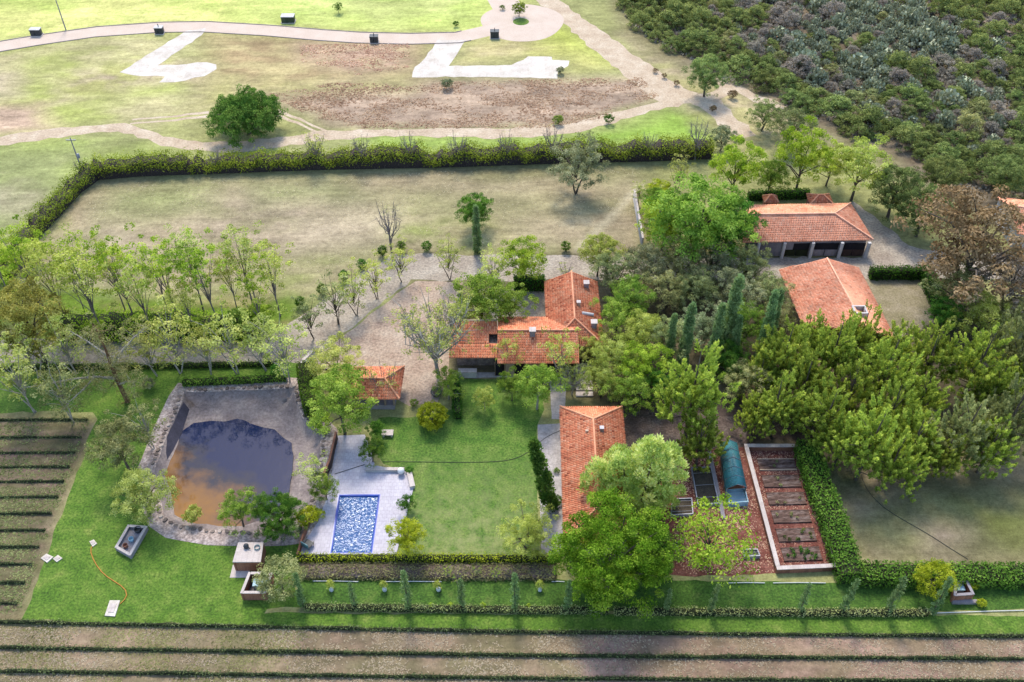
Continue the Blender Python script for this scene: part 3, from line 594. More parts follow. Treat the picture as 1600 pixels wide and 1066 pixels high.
# prickly pear clump (pads) and bare scrub
def nopal(seed):
    rg = np.random.RandomState(seed); mb = MB(); n = 330
    d = unit(rg.normal(size=(n, 3))); d[:, 2] = abs(d[:, 2]); q = rg.uniform(.35, 1, n)[:, None]
    C = d * q * np.array([1.5, 1.5, 1.8]); C[:, 2] += .25
    ax = unit(d * .5 + np.array([0, 0, .8]) + rg.normal(size=(n, 3)) * .35); b = unit(np.cross(ax, rg.normal(size=(n, 3)))); nn = np.cross(ax, b)
    for k in range(n):
        s = rg.uniform(.15, .24); t = np.linspace(0, 6.283, 7)[:-1]
        ring = C[k] + s * (np.cos(t)[:, None] * ax[k] + .75 * np.sin(t)[:, None] * b[k])
        mb.add(np.vstack([ring, ring + nn[k] * .06]), [[0, 1, 2, 3, 4, 5][::-1]] if 0 else [[5, 4, 3, 2, 1, 0], [6, 7, 8, 9, 10, 11]], np.clip(.15 + .7 * rg.rand() + 0 * np.zeros(2), 0, 1))
    PROTO.setdefault('nopal', []).append(dict(crown=mb.mesh('nopal_pads', 'leaf_nopal'), trunk=None, W=3.6, H=2.2, hc=1.0, zb=0))
for k in range(3): nopal(200 + k)
def ground_lean(o): pass
rnd = random.Random(5)
def plant(key, name, label, cat, loc, s=1., sz=None, leaf=None, bark=None, group=None, rz=None, tilt=None, var=None, parts=('trunk', 'crown')):
    P = PROTO[key][(rnd.randrange(99) if var is None else var) % len(PROTO[key])]
    o = thing(name, label, cat, loc, rnd.uniform(0, 6.283) if rz is None else rz, group)
    o.scale = (s, s, s * (sz or 1))
    if tilt: o.rotation_euler = (tilt[0], tilt[1], 0)
    for pn, k in zip(parts, ('trunk', 'crown')):
        if P[k] is None: continue
        c = link(pn, P[k], o)
        if k == 'crown' and leaf: setmat(c, leaf)
        if k == 'trunk' and bark: setmat(c, bark)
    return o
def T(key, u, v, w, name, label, cat='tree', leaf=None, bark=None, sz=1., group=None, var=None, **kw):
    """stand a tree so that its crown centre falls at (u, v) with crown width w, photo pixels"""
    if var is None: var = rnd.randrange(99)
    P = PROTO[key][var % len(PROTO[key])]; s = 1.
    for _ in range(3): p = g(u, v, P['hc'] * s * sz); s = w / ppm(p) / P['W']
    return plant(key, name, label, cat, (p.x, p.y, 0), s, sz, leaf, bark, group, var=var, **kw)
def TB(key, u, v, h, name, label, cat='tree', leaf=None, bark=None, wide=1., group=None, var=None, **kw):
    """stand a tree with its foot at (u, v) and height h metres"""
    if var is None: var = rnd.randrange(99)
    P = PROTO[key][var % len(PROTO[key])]; p = g(u, v); s = h / P['H'] * wide
    return plant(key, name, label, cat, (p.x, p.y, 0), s, 1 / wide, leaf, bark, group, var=var, **kw)
ORD = ['first', 'second', 'third', 'fourth', 'fifth', 'sixth', 'seventh', 'eighth', 'ninth', 'tenth', 'eleventh', 'twelfth', 'thirteenth', 'fourteenth', 'fifteenth', 'sixteenth', 'seventeenth', 'eighteenth', 'nineteenth', 'twentieth', 'twenty-first', 'twenty-second', 'twenty-third', 'twenty-fourth', 'twenty-fifth']
# hedges: a leafy skin over a twiggy core
def hedge(name, label, line, width, height, leaf, dens=26, size=.13, cat='hedge', group=None, z0=0, rag=.12, wave=0, core='hedge_core', top_only=False, seed=1, zmin=.02, side_leaf=None):
    pts = densify(line, 1.0, 0, 1, False); rg = np.random.RandomState(seed + len(pts)); P = np.array([(p.x, p.y) for p in pts])
    Tn = np.gradient(P, axis=0); Tn = unit(Tn); Nn = np.stack([-Tn[:, 1], Tn[:, 0]], 1); k = len(P)
    hv = height * (1 + wave * (fbm(np.arange(k) * .8, np.zeros(k) + seed, 5) - .5) * 2)
    root = thing(name, label, cat, (P[0][0], P[0][1], z0), 0, group); base = np.array([P[0][0], P[0][1]])
    cm = MB(); a, b = P - base + Nn * width * .40, P - base - Nn * width * .40; z = hv * .88
    V = np.vstack([np.column_stack([a, np.zeros(k) - .02]), np.column_stack([a, z]), np.column_stack([b, z]), np.column_stack([b, np.zeros(k) - .02])])
    F = [[i + j * k, i + 1 + j * k, i + 1 + (j + 1) * k, i + (j + 1) * k] for i in range(k - 1) for j in range(3)] + [[0, k, 2 * k, 3 * k], [k - 1, 2 * k - 1, 3 * k - 1, 4 * k - 1]]
    cm.add(V, F); link('branch_core', cm.mesh(name + '_core', core), root)
    Ltot = np.linalg.norm(np.diff(P, axis=0), axis=1).sum(); n = int(Ltot * dens * (width + 2 * height)); lm = MB()
    i = rg.uniform(0, k - 1.001, n); i0 = i.astype(int); f = (i - i0)[:, None]
    c = P[i0] * (1 - f) + P[i0 + 1] * f - base; nn = Nn[i0]; h = hv[i0]
    q = rg.uniform(0, 1, n) * (width + 2 * height); side = np.where(q < width, 0, np.where(q < width + height, 1, -1))
    if top_only: side[:] = 0; q = rg.uniform(0, width, n)
    off = np.where(side == 0, q / max(width, 1e-6) * width - width / 2 if top_only else np.where(q < width, q - width / 2, 0), side * width / 2)
    zz = np.where(side == 0, h, rg.uniform(zmin, 1, n) * h)
    nrm = np.where((side == 0)[:, None], [[0, 0, 1.]], np.column_stack([nn * side[:, None], np.full(n, .15)]))
    pos = np.column_stack([c + nn * off[:, None], zz]) + rg.normal(size=(n, 3)) * rag; pos[:, 2] = np.maximum(pos[:, 2], .02)
    nr = unit(nrm + rg.normal(size=(n, 3)) * .6); t = unit(np.cross(nr, rg.normal(size=(n, 3)))); bb = np.cross(nr, t); s = size * rg.uniform(.6, 1.4, n)[:, None]
    ne = int(dens * width * height * 2.2); ei = rg.rand(ne) < .5; ex = rg.uniform(-.5, .5, ne) * width; ez = rg.uniform(zmin, 1, ne) * height
    if ne:
        e0 = np.where(ei, 0, k - 1); td = np.where(ei, -1, 1)[:, None] * Tn[e0]; ep = np.column_stack([P[e0] - base + Nn[e0] * ex[:, None] + td * .03, ez]) + rg.normal(size=(ne, 3)) * rag * .5; ep[:, 2] = np.maximum(ep[:, 2], .02)
        en = unit(np.column_stack([td, np.full(ne, .2)]) + rg.normal(size=(ne, 3)) * .6); et = unit(np.cross(en, rg.normal(size=(ne, 3)))); es = size * rg.uniform(.6, 1.4, ne)[:, None]
        lm.rhombs(ep, et * es, np.cross(en, et) * es * .6, rg.uniform(.2, .8, ne))
    r = np.clip(fbm(i * .9 + seed, off * 1.5, 7) * .9 + rg.normal(size=n) * .15, 0, 1)
    lm.rhombs(pos, t * s, bb * s * .6, r); tag(link('foliage', lm.mesh(name + '_leaves', leaf), root))
    if side_leaf:
        sm = MB(); n = int(Ltot * dens * height * .8); i = rg.uniform(0, k - 1.001, n); i0 = i.astype(int); f = (i - i0)[:, None]; sd_ = np.where(rg.rand(n) < .5, 1, -1)
        c = P[i0] * (1 - f) + P[i0 + 1] * f - base + Nn[i0] * (sd_ * width * .42)[:, None]; pos = np.column_stack([c, rg.uniform(.03, zmin + .1, n) * hv[i0]]) + rg.normal(size=(n, 3)) * .08; pos[:, 2] = np.maximum(pos[:, 2], .03)
        ax = unit(rg.normal(size=(n, 3)) * .4 + np.array([0, 0, 1])); bb = unit(np.cross(ax, rg.normal(size=(n, 3)))); s = size * rg.uniform(.8, 1.8, n)[:, None]
        sm.rhombs(pos, ax * s, bb * s * .15, rg.rand(n)); link('stems', sm.mesh(name + '_stems', side_leaf), root)
    return root
def tufts(name, label, px, n, size, leaf, seed, world=None, hgt=1.0, mask=None):
    rg = np.random.RandomState(seed); poly = world or G(px); A = np.array([(p[0], p[1]) for p in poly]); lo, hi = A.min(0), A.max(0)
    Q = rg.uniform(lo, hi, (n * 3, 2)); Q = Q[sd_poly(Q, poly) < 0]
    w = fbm(Q[:, 0] * .25, Q[:, 1] * .4, seed); Q = Q[w + rg.normal(size=len(Q)) * .08 > .48][:n]; k = len(Q)
    r = np.clip(fbm(Q[:, 0] * .3, Q[:, 1] * .3, seed + 5) + rg.normal(size=k) * .2, 0, 1); mb = MB()
    for j in range(3):
        a = rg.uniform(0, 6.283, k); s = size * rg.uniform(.5, 1.3, k); c = np.column_stack([Q + rg.normal(size=(k, 2)) * size * .4, s * .45 * hgt])
        A_ = np.column_stack([np.cos(a) * s * .35, np.sin(a) * s * .35, s * .55 * hgt]); B_ = np.column_stack([-np.sin(a) * s * .5, np.cos(a) * s * .5, 0 * s])
        mb.rhombs(c, A_, B_, r)
    return tag(link(name, mb.mesh(name, leaf)), label, None, None, 'stuff')
# ---------------------------------------------------------------- pond
def loop_mesh(name, loops, mat, fill_last=False):
    n = len(loops[0]); mb = MB(); V = [tuple(p) for l in loops for p in l]
    mb.add(V, [[k * n + i, k * n + (i + 1) % n, (k + 1) * n + (i + 1) % n, (k + 1) * n + i] for k in range(len(loops) - 1) for i in range(n)])
    if fill_last: mb.add([tuple(p) for p in loops[-1]], tessellate_polygon([[Vector((p[0], p[1], 0)) for p in loops[-1]]]))
    return mb.mesh(name, mat)
rim = densify(POND_RIM, 1.3, .0, 3); cx = sum(p.x for p in rim) / len(rim); cy = sum(p.y for p in rim) / len(rim)
rgp = np.random.RandomState(4)
def inset(d, z, jit=0):
    out = []; n = len(rim)
    for i, p in enumerate(rim):
        t = (rim[(i + 1) % n] - rim[i - 1]).normalized(); nn = Vector((-t.y, t.x))
        if nn.dot(Vector((cx - p.x, cy - p.y))) < 0: nn = -nn
        dd = d(p) if callable(d) else d
        q = p + nn * (dd + rgp.uniform(-jit, jit)); out.append((q.x, q.y, z(p) if callable(z) else z))
    return out
pond = thing('pond', 'murky garden pond with stone banks and a half dry muddy bed', 'pond', (cx, cy, 0))
def rel(loops): return [[(p[0] - cx, p[1] - cy, p[2]) for p in l] for l in loops]
link('stone_rim', loop_mesh('pond_rim', rel([inset(-1.2, .02), inset(-.9, .10, .06), inset(.7, .12, .08), inset(.85, .02, .08)]), 'pond_stone'), pond)
link('bank', loop_mesh('pond_bank', rel([inset(.8, .03), inset(1.5, -.75, .1), inset(2.1, -.95, .2), inset(4.0, -1.1, .4)], ), 'pond_mud', True), pond)
# stones of the rim, laid one by one
stone_me = []
for k in range(5):
    mbs = MB(); rg = np.random.RandomState(k); a = np.linspace(0, 6.283, 8)[:-1]; R = rg.uniform(.26, .4, 7)
    pr = [(R[i] * math.cos(a[i]), R[i] * .75 * math.sin(a[i])) for i in range(7)]
    V = [(x, y, 0) for x, y in pr] + [(x * .8, y * .8, .16) for x, y in pr]
    mbs.add(V, [[i, (i + 1) % 7, (i + 1) % 7 + 7, i + 7] for i in range(7)], rg.rand()); mbs.add(V[7:], [list(range(7))], rg.rand()); stone_me.append(mbs.mesh('stone', 'stone_piece'))
ring = densify([(p[0], p[1]) for p in inset(.5, 0)], .62, .12, 8)
for i, p in enumerate(ring[:200]):
    o = link('stone', stone_me[i % 5], pond); o.location = (p.x - cx, p.y - cy, .06 + .03 * (i % 3)); o.rotation_euler = (0, 0, i * 2.1); o.scale = (1, 1, .8 + .1 * (i % 4))
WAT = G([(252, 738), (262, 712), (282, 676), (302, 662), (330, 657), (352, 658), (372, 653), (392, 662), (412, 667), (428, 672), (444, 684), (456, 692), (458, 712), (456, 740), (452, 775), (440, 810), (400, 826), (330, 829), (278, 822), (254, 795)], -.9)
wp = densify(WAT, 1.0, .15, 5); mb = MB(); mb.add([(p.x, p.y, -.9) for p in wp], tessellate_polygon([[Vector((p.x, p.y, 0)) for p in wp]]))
tag(link('pond_water', mb.mesh('pond_water', 'pond_water')), 'brown pond water with sky blue painted in, reflecting the trees', None, None, 'structure')
# brown silt bar at the south of the pond, liner on the west bank
sheet('mud_bar', G([(380, 822), (420, 812), (444, 790), (470, 790), (470, 826), (400, 832), (380, 830)], -.6), -.6, 'pond_mud', .3, 1.0)
mb = MB(); e1, e2 = G([(287, 628), (268, 668), (245, 715), (232, 740)], -.02), G([(296, 640), (284, 676), (262, 722), (240, 748)], -.85)
mb.add([tuple(p) for p in e1 + e2], [[i, i + 1, i + 5, i + 4] for i in range(3)])
tag(link('pond_liner', mb.mesh('pond_liner', 'liner')), 'dark rubber liner sheet down the west bank of the pond', 'liner')
mb = MB(); pth = G([(278, 610), (227, 735), (213, 735), (270, 612)]); mb.prism(pth, 0, .012); 
tag(link('stone_path', mb.mesh('stone_path', 'pond_stone')), None, None, None, 'structure')
# ---------------------------------------------------------------- swimming pool
pc = sum((Vector((p.x, p.y, 0)) for p in POOL), Vector()) / 4
pool = thing('swimming_pool', 'rectangular blue tiled swimming pool in the pale deck', 'pool', tuple(pc))
def prel(d, z): return [((p.x - pc.x) * (1 + d), (p.y - pc.y) * (1 + d * .6), z) for p in POOL]
link('basin', loop_mesh('basin', [prel(0, .10), prel(0, -1.4)], 'pool_tile', True), pool)
link('tile_border', loop_mesh('tile_border', [prel(.005, .125), prel(-.10, .125), prel(-.10, -.2)], 'pool_tile'), pool)
mb = MB(); q = prel(-.09, -.06); k = 14
V = [tuple(np.array(q[0]) * (1 - i / k) * (1 - j / k) + np.array(q[1]) * (i / k) * (1 - j / k) + np.array(q[2]) * (i / k) * (j / k) + np.array(q[3]) * (1 - i / k) * (j / k)) for j in range(k + 1) for i in range(k + 1)]
mb.add(V, [[j * (k + 1) + i, (j + 1) * (k + 1) + i, (j + 1) * (k + 1) + i + 1, j * (k + 1) + i + 1] for j in range(k) for i in range(k)])
link('water', mb.mesh('pool_water', 'pool_water'), pool)
# ---------------------------------------------------------------- buildings
def slope(deckmb, tilemb, poly, pitch=.30, course=.40, rg=None):
    """poly: eave a, eave b, (ridge ...): tiles in courses over the plane, real half-round tiles"""
    P = [Vector(p) for p in poly]; s = (P[1] - P[0]).normalized(); n = (P[1] - P[0]).cross(P[-1] - P[0]).normalized()
    if n.z < 0: n = -n
    t = n.cross(s).normalized()
    if (P[-1] - P[0]).dot(t) < 0: t = -t
    q = np.array([((p - P[0]).dot(s), (p - P[0]).dot(t)) for p in P])
    deckmb.add([tuple(p) for p in P], [list(range(len(P)))]); deckmb.add([tuple(p - n * .14) for p in P], [list(range(len(P)))[::-1]])
    for i in range(len(P)):
        a, b = P[i], P[(i + 1) % len(P)]; deckmb.add([tuple(a), tuple(b), tuple(b - n * .14), tuple(a - n * .14)], [[0, 1, 2, 3]])
    lo, hi = q.min(0), q.max(0); cs = np.arange(lo[0] + pitch / 2, hi[0], pitch); ct = np.arange(lo[1] - .05, hi[1], course)
    SS, TT = np.meshgrid(cs, ct); C = np.stack([SS.ravel(), TT.ravel()], 1)
    ok = sd_poly(C + np.array([0, course * .5]), q) < -.02; C = C[ok]; m = len(C)
    if not m: return
    C = C + rg.normal(size=C.shape) * [.008, .018]; a = np.array([-1, -.5, .5, 1]); w = pitch * .42
    hs = np.array([0, .06, .06, 0]); sv_, tv, nv, o0 = (np.array(x) for x in (s, t, n, P[0]))
    V = []
    for e in (0, 1):
        tt = C[:, 1] + (course * 1.08 if e else 0); lift = .012 if e else .045; k = .86 if e else 1.
        for j in range(4):
            V.append(o0 + (C[:, 0] + a[j] * w * k)[:, None] * sv_ + tt[:, None] * tv + (hs[j] + lift) * nv)
    V = np.stack(V, 1).reshape(-1, 3); b = np.arange(m)[:, None] * 8
    F = np.concatenate([b + np.array([[j, j + 1, j + 5, j + 4]]) for j in range(3)] + [b + np.array([[0, 3, 2, 1]])])
    r = np.clip(rg.beta(2, 2, m) * .75 + .12 + .25 * (fbm(C[:, 0] * .4, C[:, 1] * .4, 3) - .5), 0, 1)
    r = np.where(rg.rand(m) < .025, .0, r)
    tilemb.add(V, F, np.tile(r, 4))
def roof(parent, cor, rid, axis, gable=(False, False), mat='roof_tile', pitch=.26, course=.37, caps=True, wall='wall_plaster', seed=1):
    A, B_, C_, D_ = [Vector(p) for p in cor]; R0, R1 = [Vector(p) for p in rid]; rg = np.random.RandomState(seed)
    dk, tl, cp = MB(), MB(), MB(); o = Vector(parent.location)
    A, B_, C_, D_, R0, R1 = [p - o for p in (A, B_, C_, D_, R0, R1)]
    if axis == 'x': sl = [(A, B_, R1, R0), (D_, C_, R1, R0)]; ends = [(A, D_, R0), (B_, C_, R1)]
    else: sl = [(A, D_, R1, R0), (B_, C_, R1, R0)]; ends = [(A, B_, R0), (D_, C_, R1)]
    for p in sl: slope(dk, tl, p, pitch, course, rg)
    gb = MB(); hips = [(R0, R1)]
    for p, gab in zip(ends, gable):
        if gab: gm = MB(); gm.add([tuple(x) for x in p], [[0, 1, 2]]); link('gable_wall', gm.mesh('gable', wall), parent)
        else: slope(dk, tl, p, pitch, course, rg); hips += [(p[0], p[2]), (p[1], p[2])]
    rf = link('roof', dk.mesh('roof_deck', mat), parent)
    tag(link('roof_tile', tl.mesh('roof_tile', mat), rf), None, None, None, 'stuff')
    for a, b in hips:
        n = max(2, int((b - a).length / .45)); 
        cp.tube([tuple(a + (b - a) * (i / n) + Vector((0, 0, .10 + .02 * (i % 2)))) for i in range(n + 1)], [.13 + .02 * (i % 2) for i in range(n + 1)], 6, r=.75)
    link('ridge_cap', cp.mesh('ridge_cap', mat), rf)
    return rf
def building(name, label, cor, rid, axis, ze, cat='building', walls='wall_plaster', inset_=.45, **kw):
    c = sum((Vector(p) for p in cor), Vector()) / 4; root = thing(name, label, cat, (c.x, c.y, 0))
    roof(root, cor, rid, axis, **kw)
    pts = []
    for p in cor: d = Vector((p[0] - c.x, p[1] - c.y)); pts.append(d - d.normalized() * inset_ * 1.4)
    mb = MB(); mb.prism(pts, 0, ze - .12); link('wall', mb.mesh('wall', walls), root); root['c'] = 0; del root['c']
    return root, pts, c
def part(root, name, mb_fn, mat, parent=None):
    mb = MB(); mb_fn(mb); return link(name, mb.mesh(name, mat), parent or root)
def up(p, z): return Vector((p[0], p[1], z))
# south building beside the lawn
ze = 3.0; A, B_, C_, D_ = G([(875, 636), (972, 636), (992, 850), (881, 848)], ze)
mx = (A + B_) / 2; mn = (D_ + C_) / 2; dn = (mn - mx).normalized()
R0, R1 = up(mx + dn * 3.6, 4.75), up(mn - dn * 3.6, 4.75)
b_s, _, c_s = building('terracotta_roof_house', 'long low house with an orange tiled hip roof right of the lawn', [A, B_, C_, D_], [R0, R1], 'y', ze, 'house')
for (u, v, sx, sy, sz, mt) in ((940, 672, .5, .5, .5, 'metal_grey'), (917, 675, .35, .25, .3, 'wall_plaster')):
    p = g(u, v, 4.4); part(b_s, 'roof_vent', lambda m: m.box(p.x - c_s.x - sx / 2, p.x - c_s.x + sx / 2, p.y - c_s.y - sy / 2, p.y - c_s.y + sy / 2, 3.9, 4.4 + sz), mt)
# stable with open bays
ze = 3.0; A, B_, C_, D_ = G([(1165, 321), (1329, 318), (1364, 375), (1160, 379)], ze)
R0, R1 = g(1178, 336, 5.0), g(1304, 334.5, 5.0); R0.x = (A.x + D_.x) / 2
b_t, tp, c_t = building('stable', 'long stable with a salmon tiled hip roof and open bays', [A, B_, C_, D_], [R0, R1], 'x', ze, 'stable', walls='wall_grey', mat='roof_tile_pale', seed=4, inset_=.6, gable=(True, False))
yw = (tp[2].y + tp[3].y) / 2
xs = [g(u, 385, 1.5).x - c_t.x for u in (1182, 1222, 1266, 1311, 1353)]
for i in range(4):
    x0, x1 = xs[i] + .28, xs[i + 1] - .28
    bay = part(b_t, 'open_bay', lambda m: m.box(x0, x1, yw - .06, yw + .02, .05, 2.35), 'opening')
    part(b_t, 'half_door', lambda m: [m.box(x0, (x0 + x1) / 2 - .05, yw - .12, yw - .07, .05, 1.2), m.box((x0 + x1) / 2 + .05, x1, yw - .12, yw - .07, .05, 1.2)], ['wood_dark', 'hedge_core', 'wall_grey', 'wood_dark'][i], bay)
for x in xs: part(b_t, 'pillar', lambda m: m.box(x - .22, x + .22, yw - .7, yw - .3, 0, 2.85), 'wall_white')
# house in the east
ze = 3.0; A, B_, C_, D_ = G([(1217, 421), (1341, 418), (1398, 528), (1256, 512)], ze)
R0, R1 = up(g(1292, 404, 4.9), 4.9), up(g(1352, 514, 4.9), 4.9)
b_e, _, c_e = building('gabled_house', 'rose tiled gable house behind the pines', [A, B_, C_, D_], [R0, R1], 'y', ze, 'house', mat='roof_tile_pale', gable=(True, True), seed=7)
p = g(1343, 486, 4.9); part(b_e, 'chimney', lambda m: [m.box(p.x - c_e.x - .9, p.x - c_e.x + .9, p.y - c_e.y - .8, p.y - c_e.y - .6, 3.9, 5.2), m.box(p.x - c_e.x - .9, p.x - c_e.x + .9, p.y - c_e.y + .6, p.y - c_e.y + .8, 3.9, 5.2), m.box(p.x - c_e.x - .9, p.x - c_e.x - .7, p.y - c_e.y - .6, p.y - c_e.y + .6, 3.9, 5.2), m.box(p.x - c_e.x + .7, p.x - c_e.x + .9, p.y - c_e.y - .6, p.y - c_e.y + .6, 3.9, 5.2)], 'wall_white')
# pavilion by the courtyard
ze = 2.7; A, B_, C_, D_ = G([(540, 574), (632, 573), (624, 624), (548, 624)], ze)
R0, R1 = up(g(560, 592, 3.9), 3.9), up(g(601, 592, 3.9), 3.9)
b_p, pp, c_p = building('pavilion', 'small open pavilion with an orange tiled hip roof', [A, B_, C_, D_], [R0, R1], 'x', .9, 'pavilion', walls='wall_grey', seed=11, inset_=.8)
for i in range(5):
    x = pp[3].x + (pp[2].x - pp[3].x) * i / 4; part(b_p, 'post', lambda m: m.box(x - .12, x + .12, pp[3].y - .12, pp[3].y + .12, .78, 2.62), 'timber')
part(b_p, 'back_wall', lambda m: m.box(pp[0].x, pp[1].x, pp[0].y - .1, pp[0].y + .1, .78, 2.6), 'wall_white')
# main house: east wing, middle wing and west lean-to under one tiled roof
ze = 3.1; mh_c = g(830, 520, 3.0)
house = thing('main_house', 'main house with red tiled wings around a shaded courtyard', 'house', (mh_c.x, mh_c.y, 0))
E = G([(853, 440), (930, 440), (946, 540), (853, 545)], ze); E[0].x = E[3].x = (E[0].x + E[3].x) / 2; E[1].x = E[2].x = (E[1].x + E[2].x) / 2
R0, R1 = g(896, 429, 4.9), g(902, 520, 4.9); R0.x = R1.x = (E[0].x + E[1].x) / 2; R0.y = E[0].y
R1.y = E[2].y + 3.2
roof(house, E, [R0, R1], 'y', (True, False), 'roof_tile', seed=21)
xa, xb = g(778, 520, 3).x, E[0].x + 4.0; yf, yn = g(810, 496, 3.1).y, g(810, 568, 3.1).y; ym = g(830, 517, 4.75).y
roof(house, [Vector((xa, yf, 3.1)), Vector((xb, yf, 3.1)), Vector((xb, yn, 3.1)), Vector((xa, yn, 3.1))], [Vector((xa, ym, 4.75)), Vector((xb, ym, 4.75))], 'x', (True, True), 'roof_tile', seed=22)
dk, tl = MB(), MB(); o = Vector(house.location); rg = np.random.RandomState(23)
xw = g(702, 550, 3).x; yw0, yw1 = g(740, 500, 4.0).y, g(740, 559, 2.8).y
xn0, xn1, yn0, yn1 = g(764, 525, 3.4).x, xa - .1, g(770, 523, 3.4).y, g(770, 537, 3.2).y
def zl(y): return 2.8 + (4.0 - 2.8) * (y - yw1) / (yw0 - yw1)
for (x0, x1, y0, y1) in ((xw, xa - .1, yn0, yw0), (xw, xn0, yn1 + .02, yn0 - .02), (xw, xa - .1, yw1, yn1 - .02)):
    slope(dk, tl, [Vector((x0, y0, zl(y0))) - o, Vector((x1, y0, zl(y0))) - o, Vector((x1, y1, zl(y1))) - o, Vector((x0, y1, zl(y1))) - o], .3, .42, rg)
rf = link('lean_to_roof', dk.mesh('lean_to_roof', 'roof_tile'), house); tag(link('roof_tile', tl.mesh('lean_tile', 'roof_tile'), rf), None, None, None, 'stuff')
ox, oy = o.x, o.y
part(house, 'wall', lambda m: m.box(E[0].x - ox + .5, E[1].x - ox - .5, E[2].y - oy + .6, E[0].y - oy - .05, 0, 3.0), 'wall_plaster')
part(house, 'wall', lambda m: m.box(xa - ox + .05, E[0].x - ox + .49, yn - oy + .9, yf - oy - .4, 0, 2.98), 'wall_plaster')
part(house, 'stone_wall', lambda m: m.box(xw - ox + .9, xa - ox + .04, yw1 - oy + 1.4, yw0 - oy - .3, 0, 2.6), 'stone')
part(house, 'back_wall', lambda m: m.box(xw - ox + .3, xa - ox - .12, yw0 - oy - .25, yw0 - oy + .05, 0, 4.1), 'wall_plaster')
for (u0, u1) in ((774, 788), (804, 826), (846, 872)):
    x0, x1 = g(u0, 575, 1.5).x - ox, g(u1, 575, 1.5).x - ox
    dr = part(house, 'doorway', lambda m: m.box(x0, x1, yn - oy + .80, yn - oy + .92, .05, 2.3), 'opening')
    part(house, 'door_frame', lambda m: [m.box(x0 - .08, x0, yn - oy + .76, yn - oy + .9, .05, 2.4), m.box(x1, x1 + .08, yn - oy + .76, yn - oy + .9, .05, 2.4)], 'timber', dr)
for (u, v, z, w, hh, mt) in ((832, 520, 4.9, .7, .5, 'wall_grey'), (928, 508, 4.0, .7, .55, 'wall_grey'), (916, 446, 4.2, .65, .5, 'metal_grey'), (904, 476, 4.6, .45, .45, 'wall_plaster')):
    p = g(u, v, z); ch = part(house, 'chimney', lambda m: m.box(p.x - ox - w / 2, p.x - ox + w / 2, p.y - oy - w / 2, p.y - oy + w / 2, z - 1.2, z + hh), mt)
    part(house, 'chimney_cap', lambda m: m.box(p.x - ox - w * .62, p.x - ox + w * .62, p.y - oy - w * .62, p.y - oy + w * .62, z + hh + .003, z + hh + .12), 'coping', ch)
p, q = g(909, 489, 4.45), g(927, 492, 3.85); part(house, 'skylight', lambda m: m.tube([(p.x - ox, p.y - oy, p.z), (q.x - ox, q.y - oy, q.z)], .28, 4), 'wall_white')
sheet('courtyard_floor', [Vector((xa, yf, 0)), Vector((E[0].x + .4, yf, 0)), Vector((E[0].x + .4, g(800, 452).y, 0)), Vector((xa - 3, g(800, 452).y, 0))], .012, 'lane_cobble')
# little tiled roofs behind the stable, roof far right
for (u, v, w, d, h, lab) in ((1204, 312, 2.2, 1.8, 1.9, 'tiny tiled oven hut behind the stable, left of the larger hut'), (1281, 312, 3.6, 2.8, 2.3, 'small orange tiled hut behind the stable roof')):
    p = g(u, v, h); cor = [Vector((p.x + a * w / 2, p.y + b * d / 2, h)) for a, b in ((-1, 1), (1, 1), (1, -1), (-1, -1))]
    building('garden_hut', lab, cor, [Vector((p.x - w * .1, p.y, h + .8)), Vector((p.x + w * .1, p.y, h + .8))], 'x', h, 'hut', walls='brick_wall', seed=31, inset_=.2)
A, B_, C_, D_ = G([(1556, 308), (1640, 318), (1640, 372), (1590, 365)], 3.2)
building('roadside_house', 'corner of a pale tiled house at the right edge behind the brown tree', [A, B_, C_, D_], [up((A + D_) / 2, 4.8), up((B_ + C_) / 2, 4.8)], 'x', 3.2, 'house', walls='wall_white', mat='roof_tile_pale', gable=(True, True), seed=33)
# ---------------------------------------------------------------- walls, hedges, strips
W_ = lambda *p: G(p)
hedge('field_hedge', 'long bushy hedge along the far side of the dry paddock', W_((152, 276), (220, 270), (330, 266), (500, 260), (700, 256), (900, 249), (1010, 247), (1110, 243)), 2.8, 2.5, 'leaf_fieldhedge', 34, .13, rag=.36, wave=.7, seed=2, core='twig_core', zmin=.6, side_leaf='leaf_twiggy')
hedge('field_hedge', 'dark hedge running down the left side of the dry paddock', W_((150, 277), (118, 300), (86, 335), (50, 372), (28, 410), (10, 440)), 2.6, 2.2, 'leaf_fieldhedge', 34, .13, rag=.36, wave=.7, seed=3, core='twig_core', zmin=.6, side_leaf='leaf_twiggy')
hedge('clipped_hedge', 'flat topped clipped hedge along the far bank of the pond', W_((287, 602), (380, 598), (448, 594)), .9, .9, 'leaf_hedge', 60, .1, seed=4)
hedge('tall_hedge', 'tall dark clipped hedge between the pond and the pavilion', W_((482, 590), (484, 615), (492, 652)), 2.2, 3.2, 'leaf_dark', 55, .1, rag=.06, seed=5)
hedge('pool_hedge', 'low yellow green hedge along the near side of pool and lawn', W_((466, 876), (615, 876), (740, 877), (868, 877)), .7, .9, 'leaf_gold', 60, .09, seed=6)
hedge('border_hedge', 'low clipped hedge edging the lower lawn strip', W_((478, 951), (640, 953), (800, 955), (950, 957)), .7, .65, 'leaf_olive', 60, .09, seed=7, rag=.08, wave=.25)
hedge('border_hedge', 'low clipped hedge below the large ash tree, right part of the lower strip', W_((960, 958), (1120, 959), (1300, 960), (1448, 960)), .7, .65, 'leaf_olive', 60, .09, seed=8, rag=.08, wave=.25)
hedge('boundary_hedge', 'tall leafy green hedge right of the vegetable beds', W_((1256, 706), (1276, 770), (1300, 830), (1318, 890), (1326, 912)), 2.6, 2.2, 'leaf_hedge', 46, .13, seed=9, rag=.12, wave=.12)
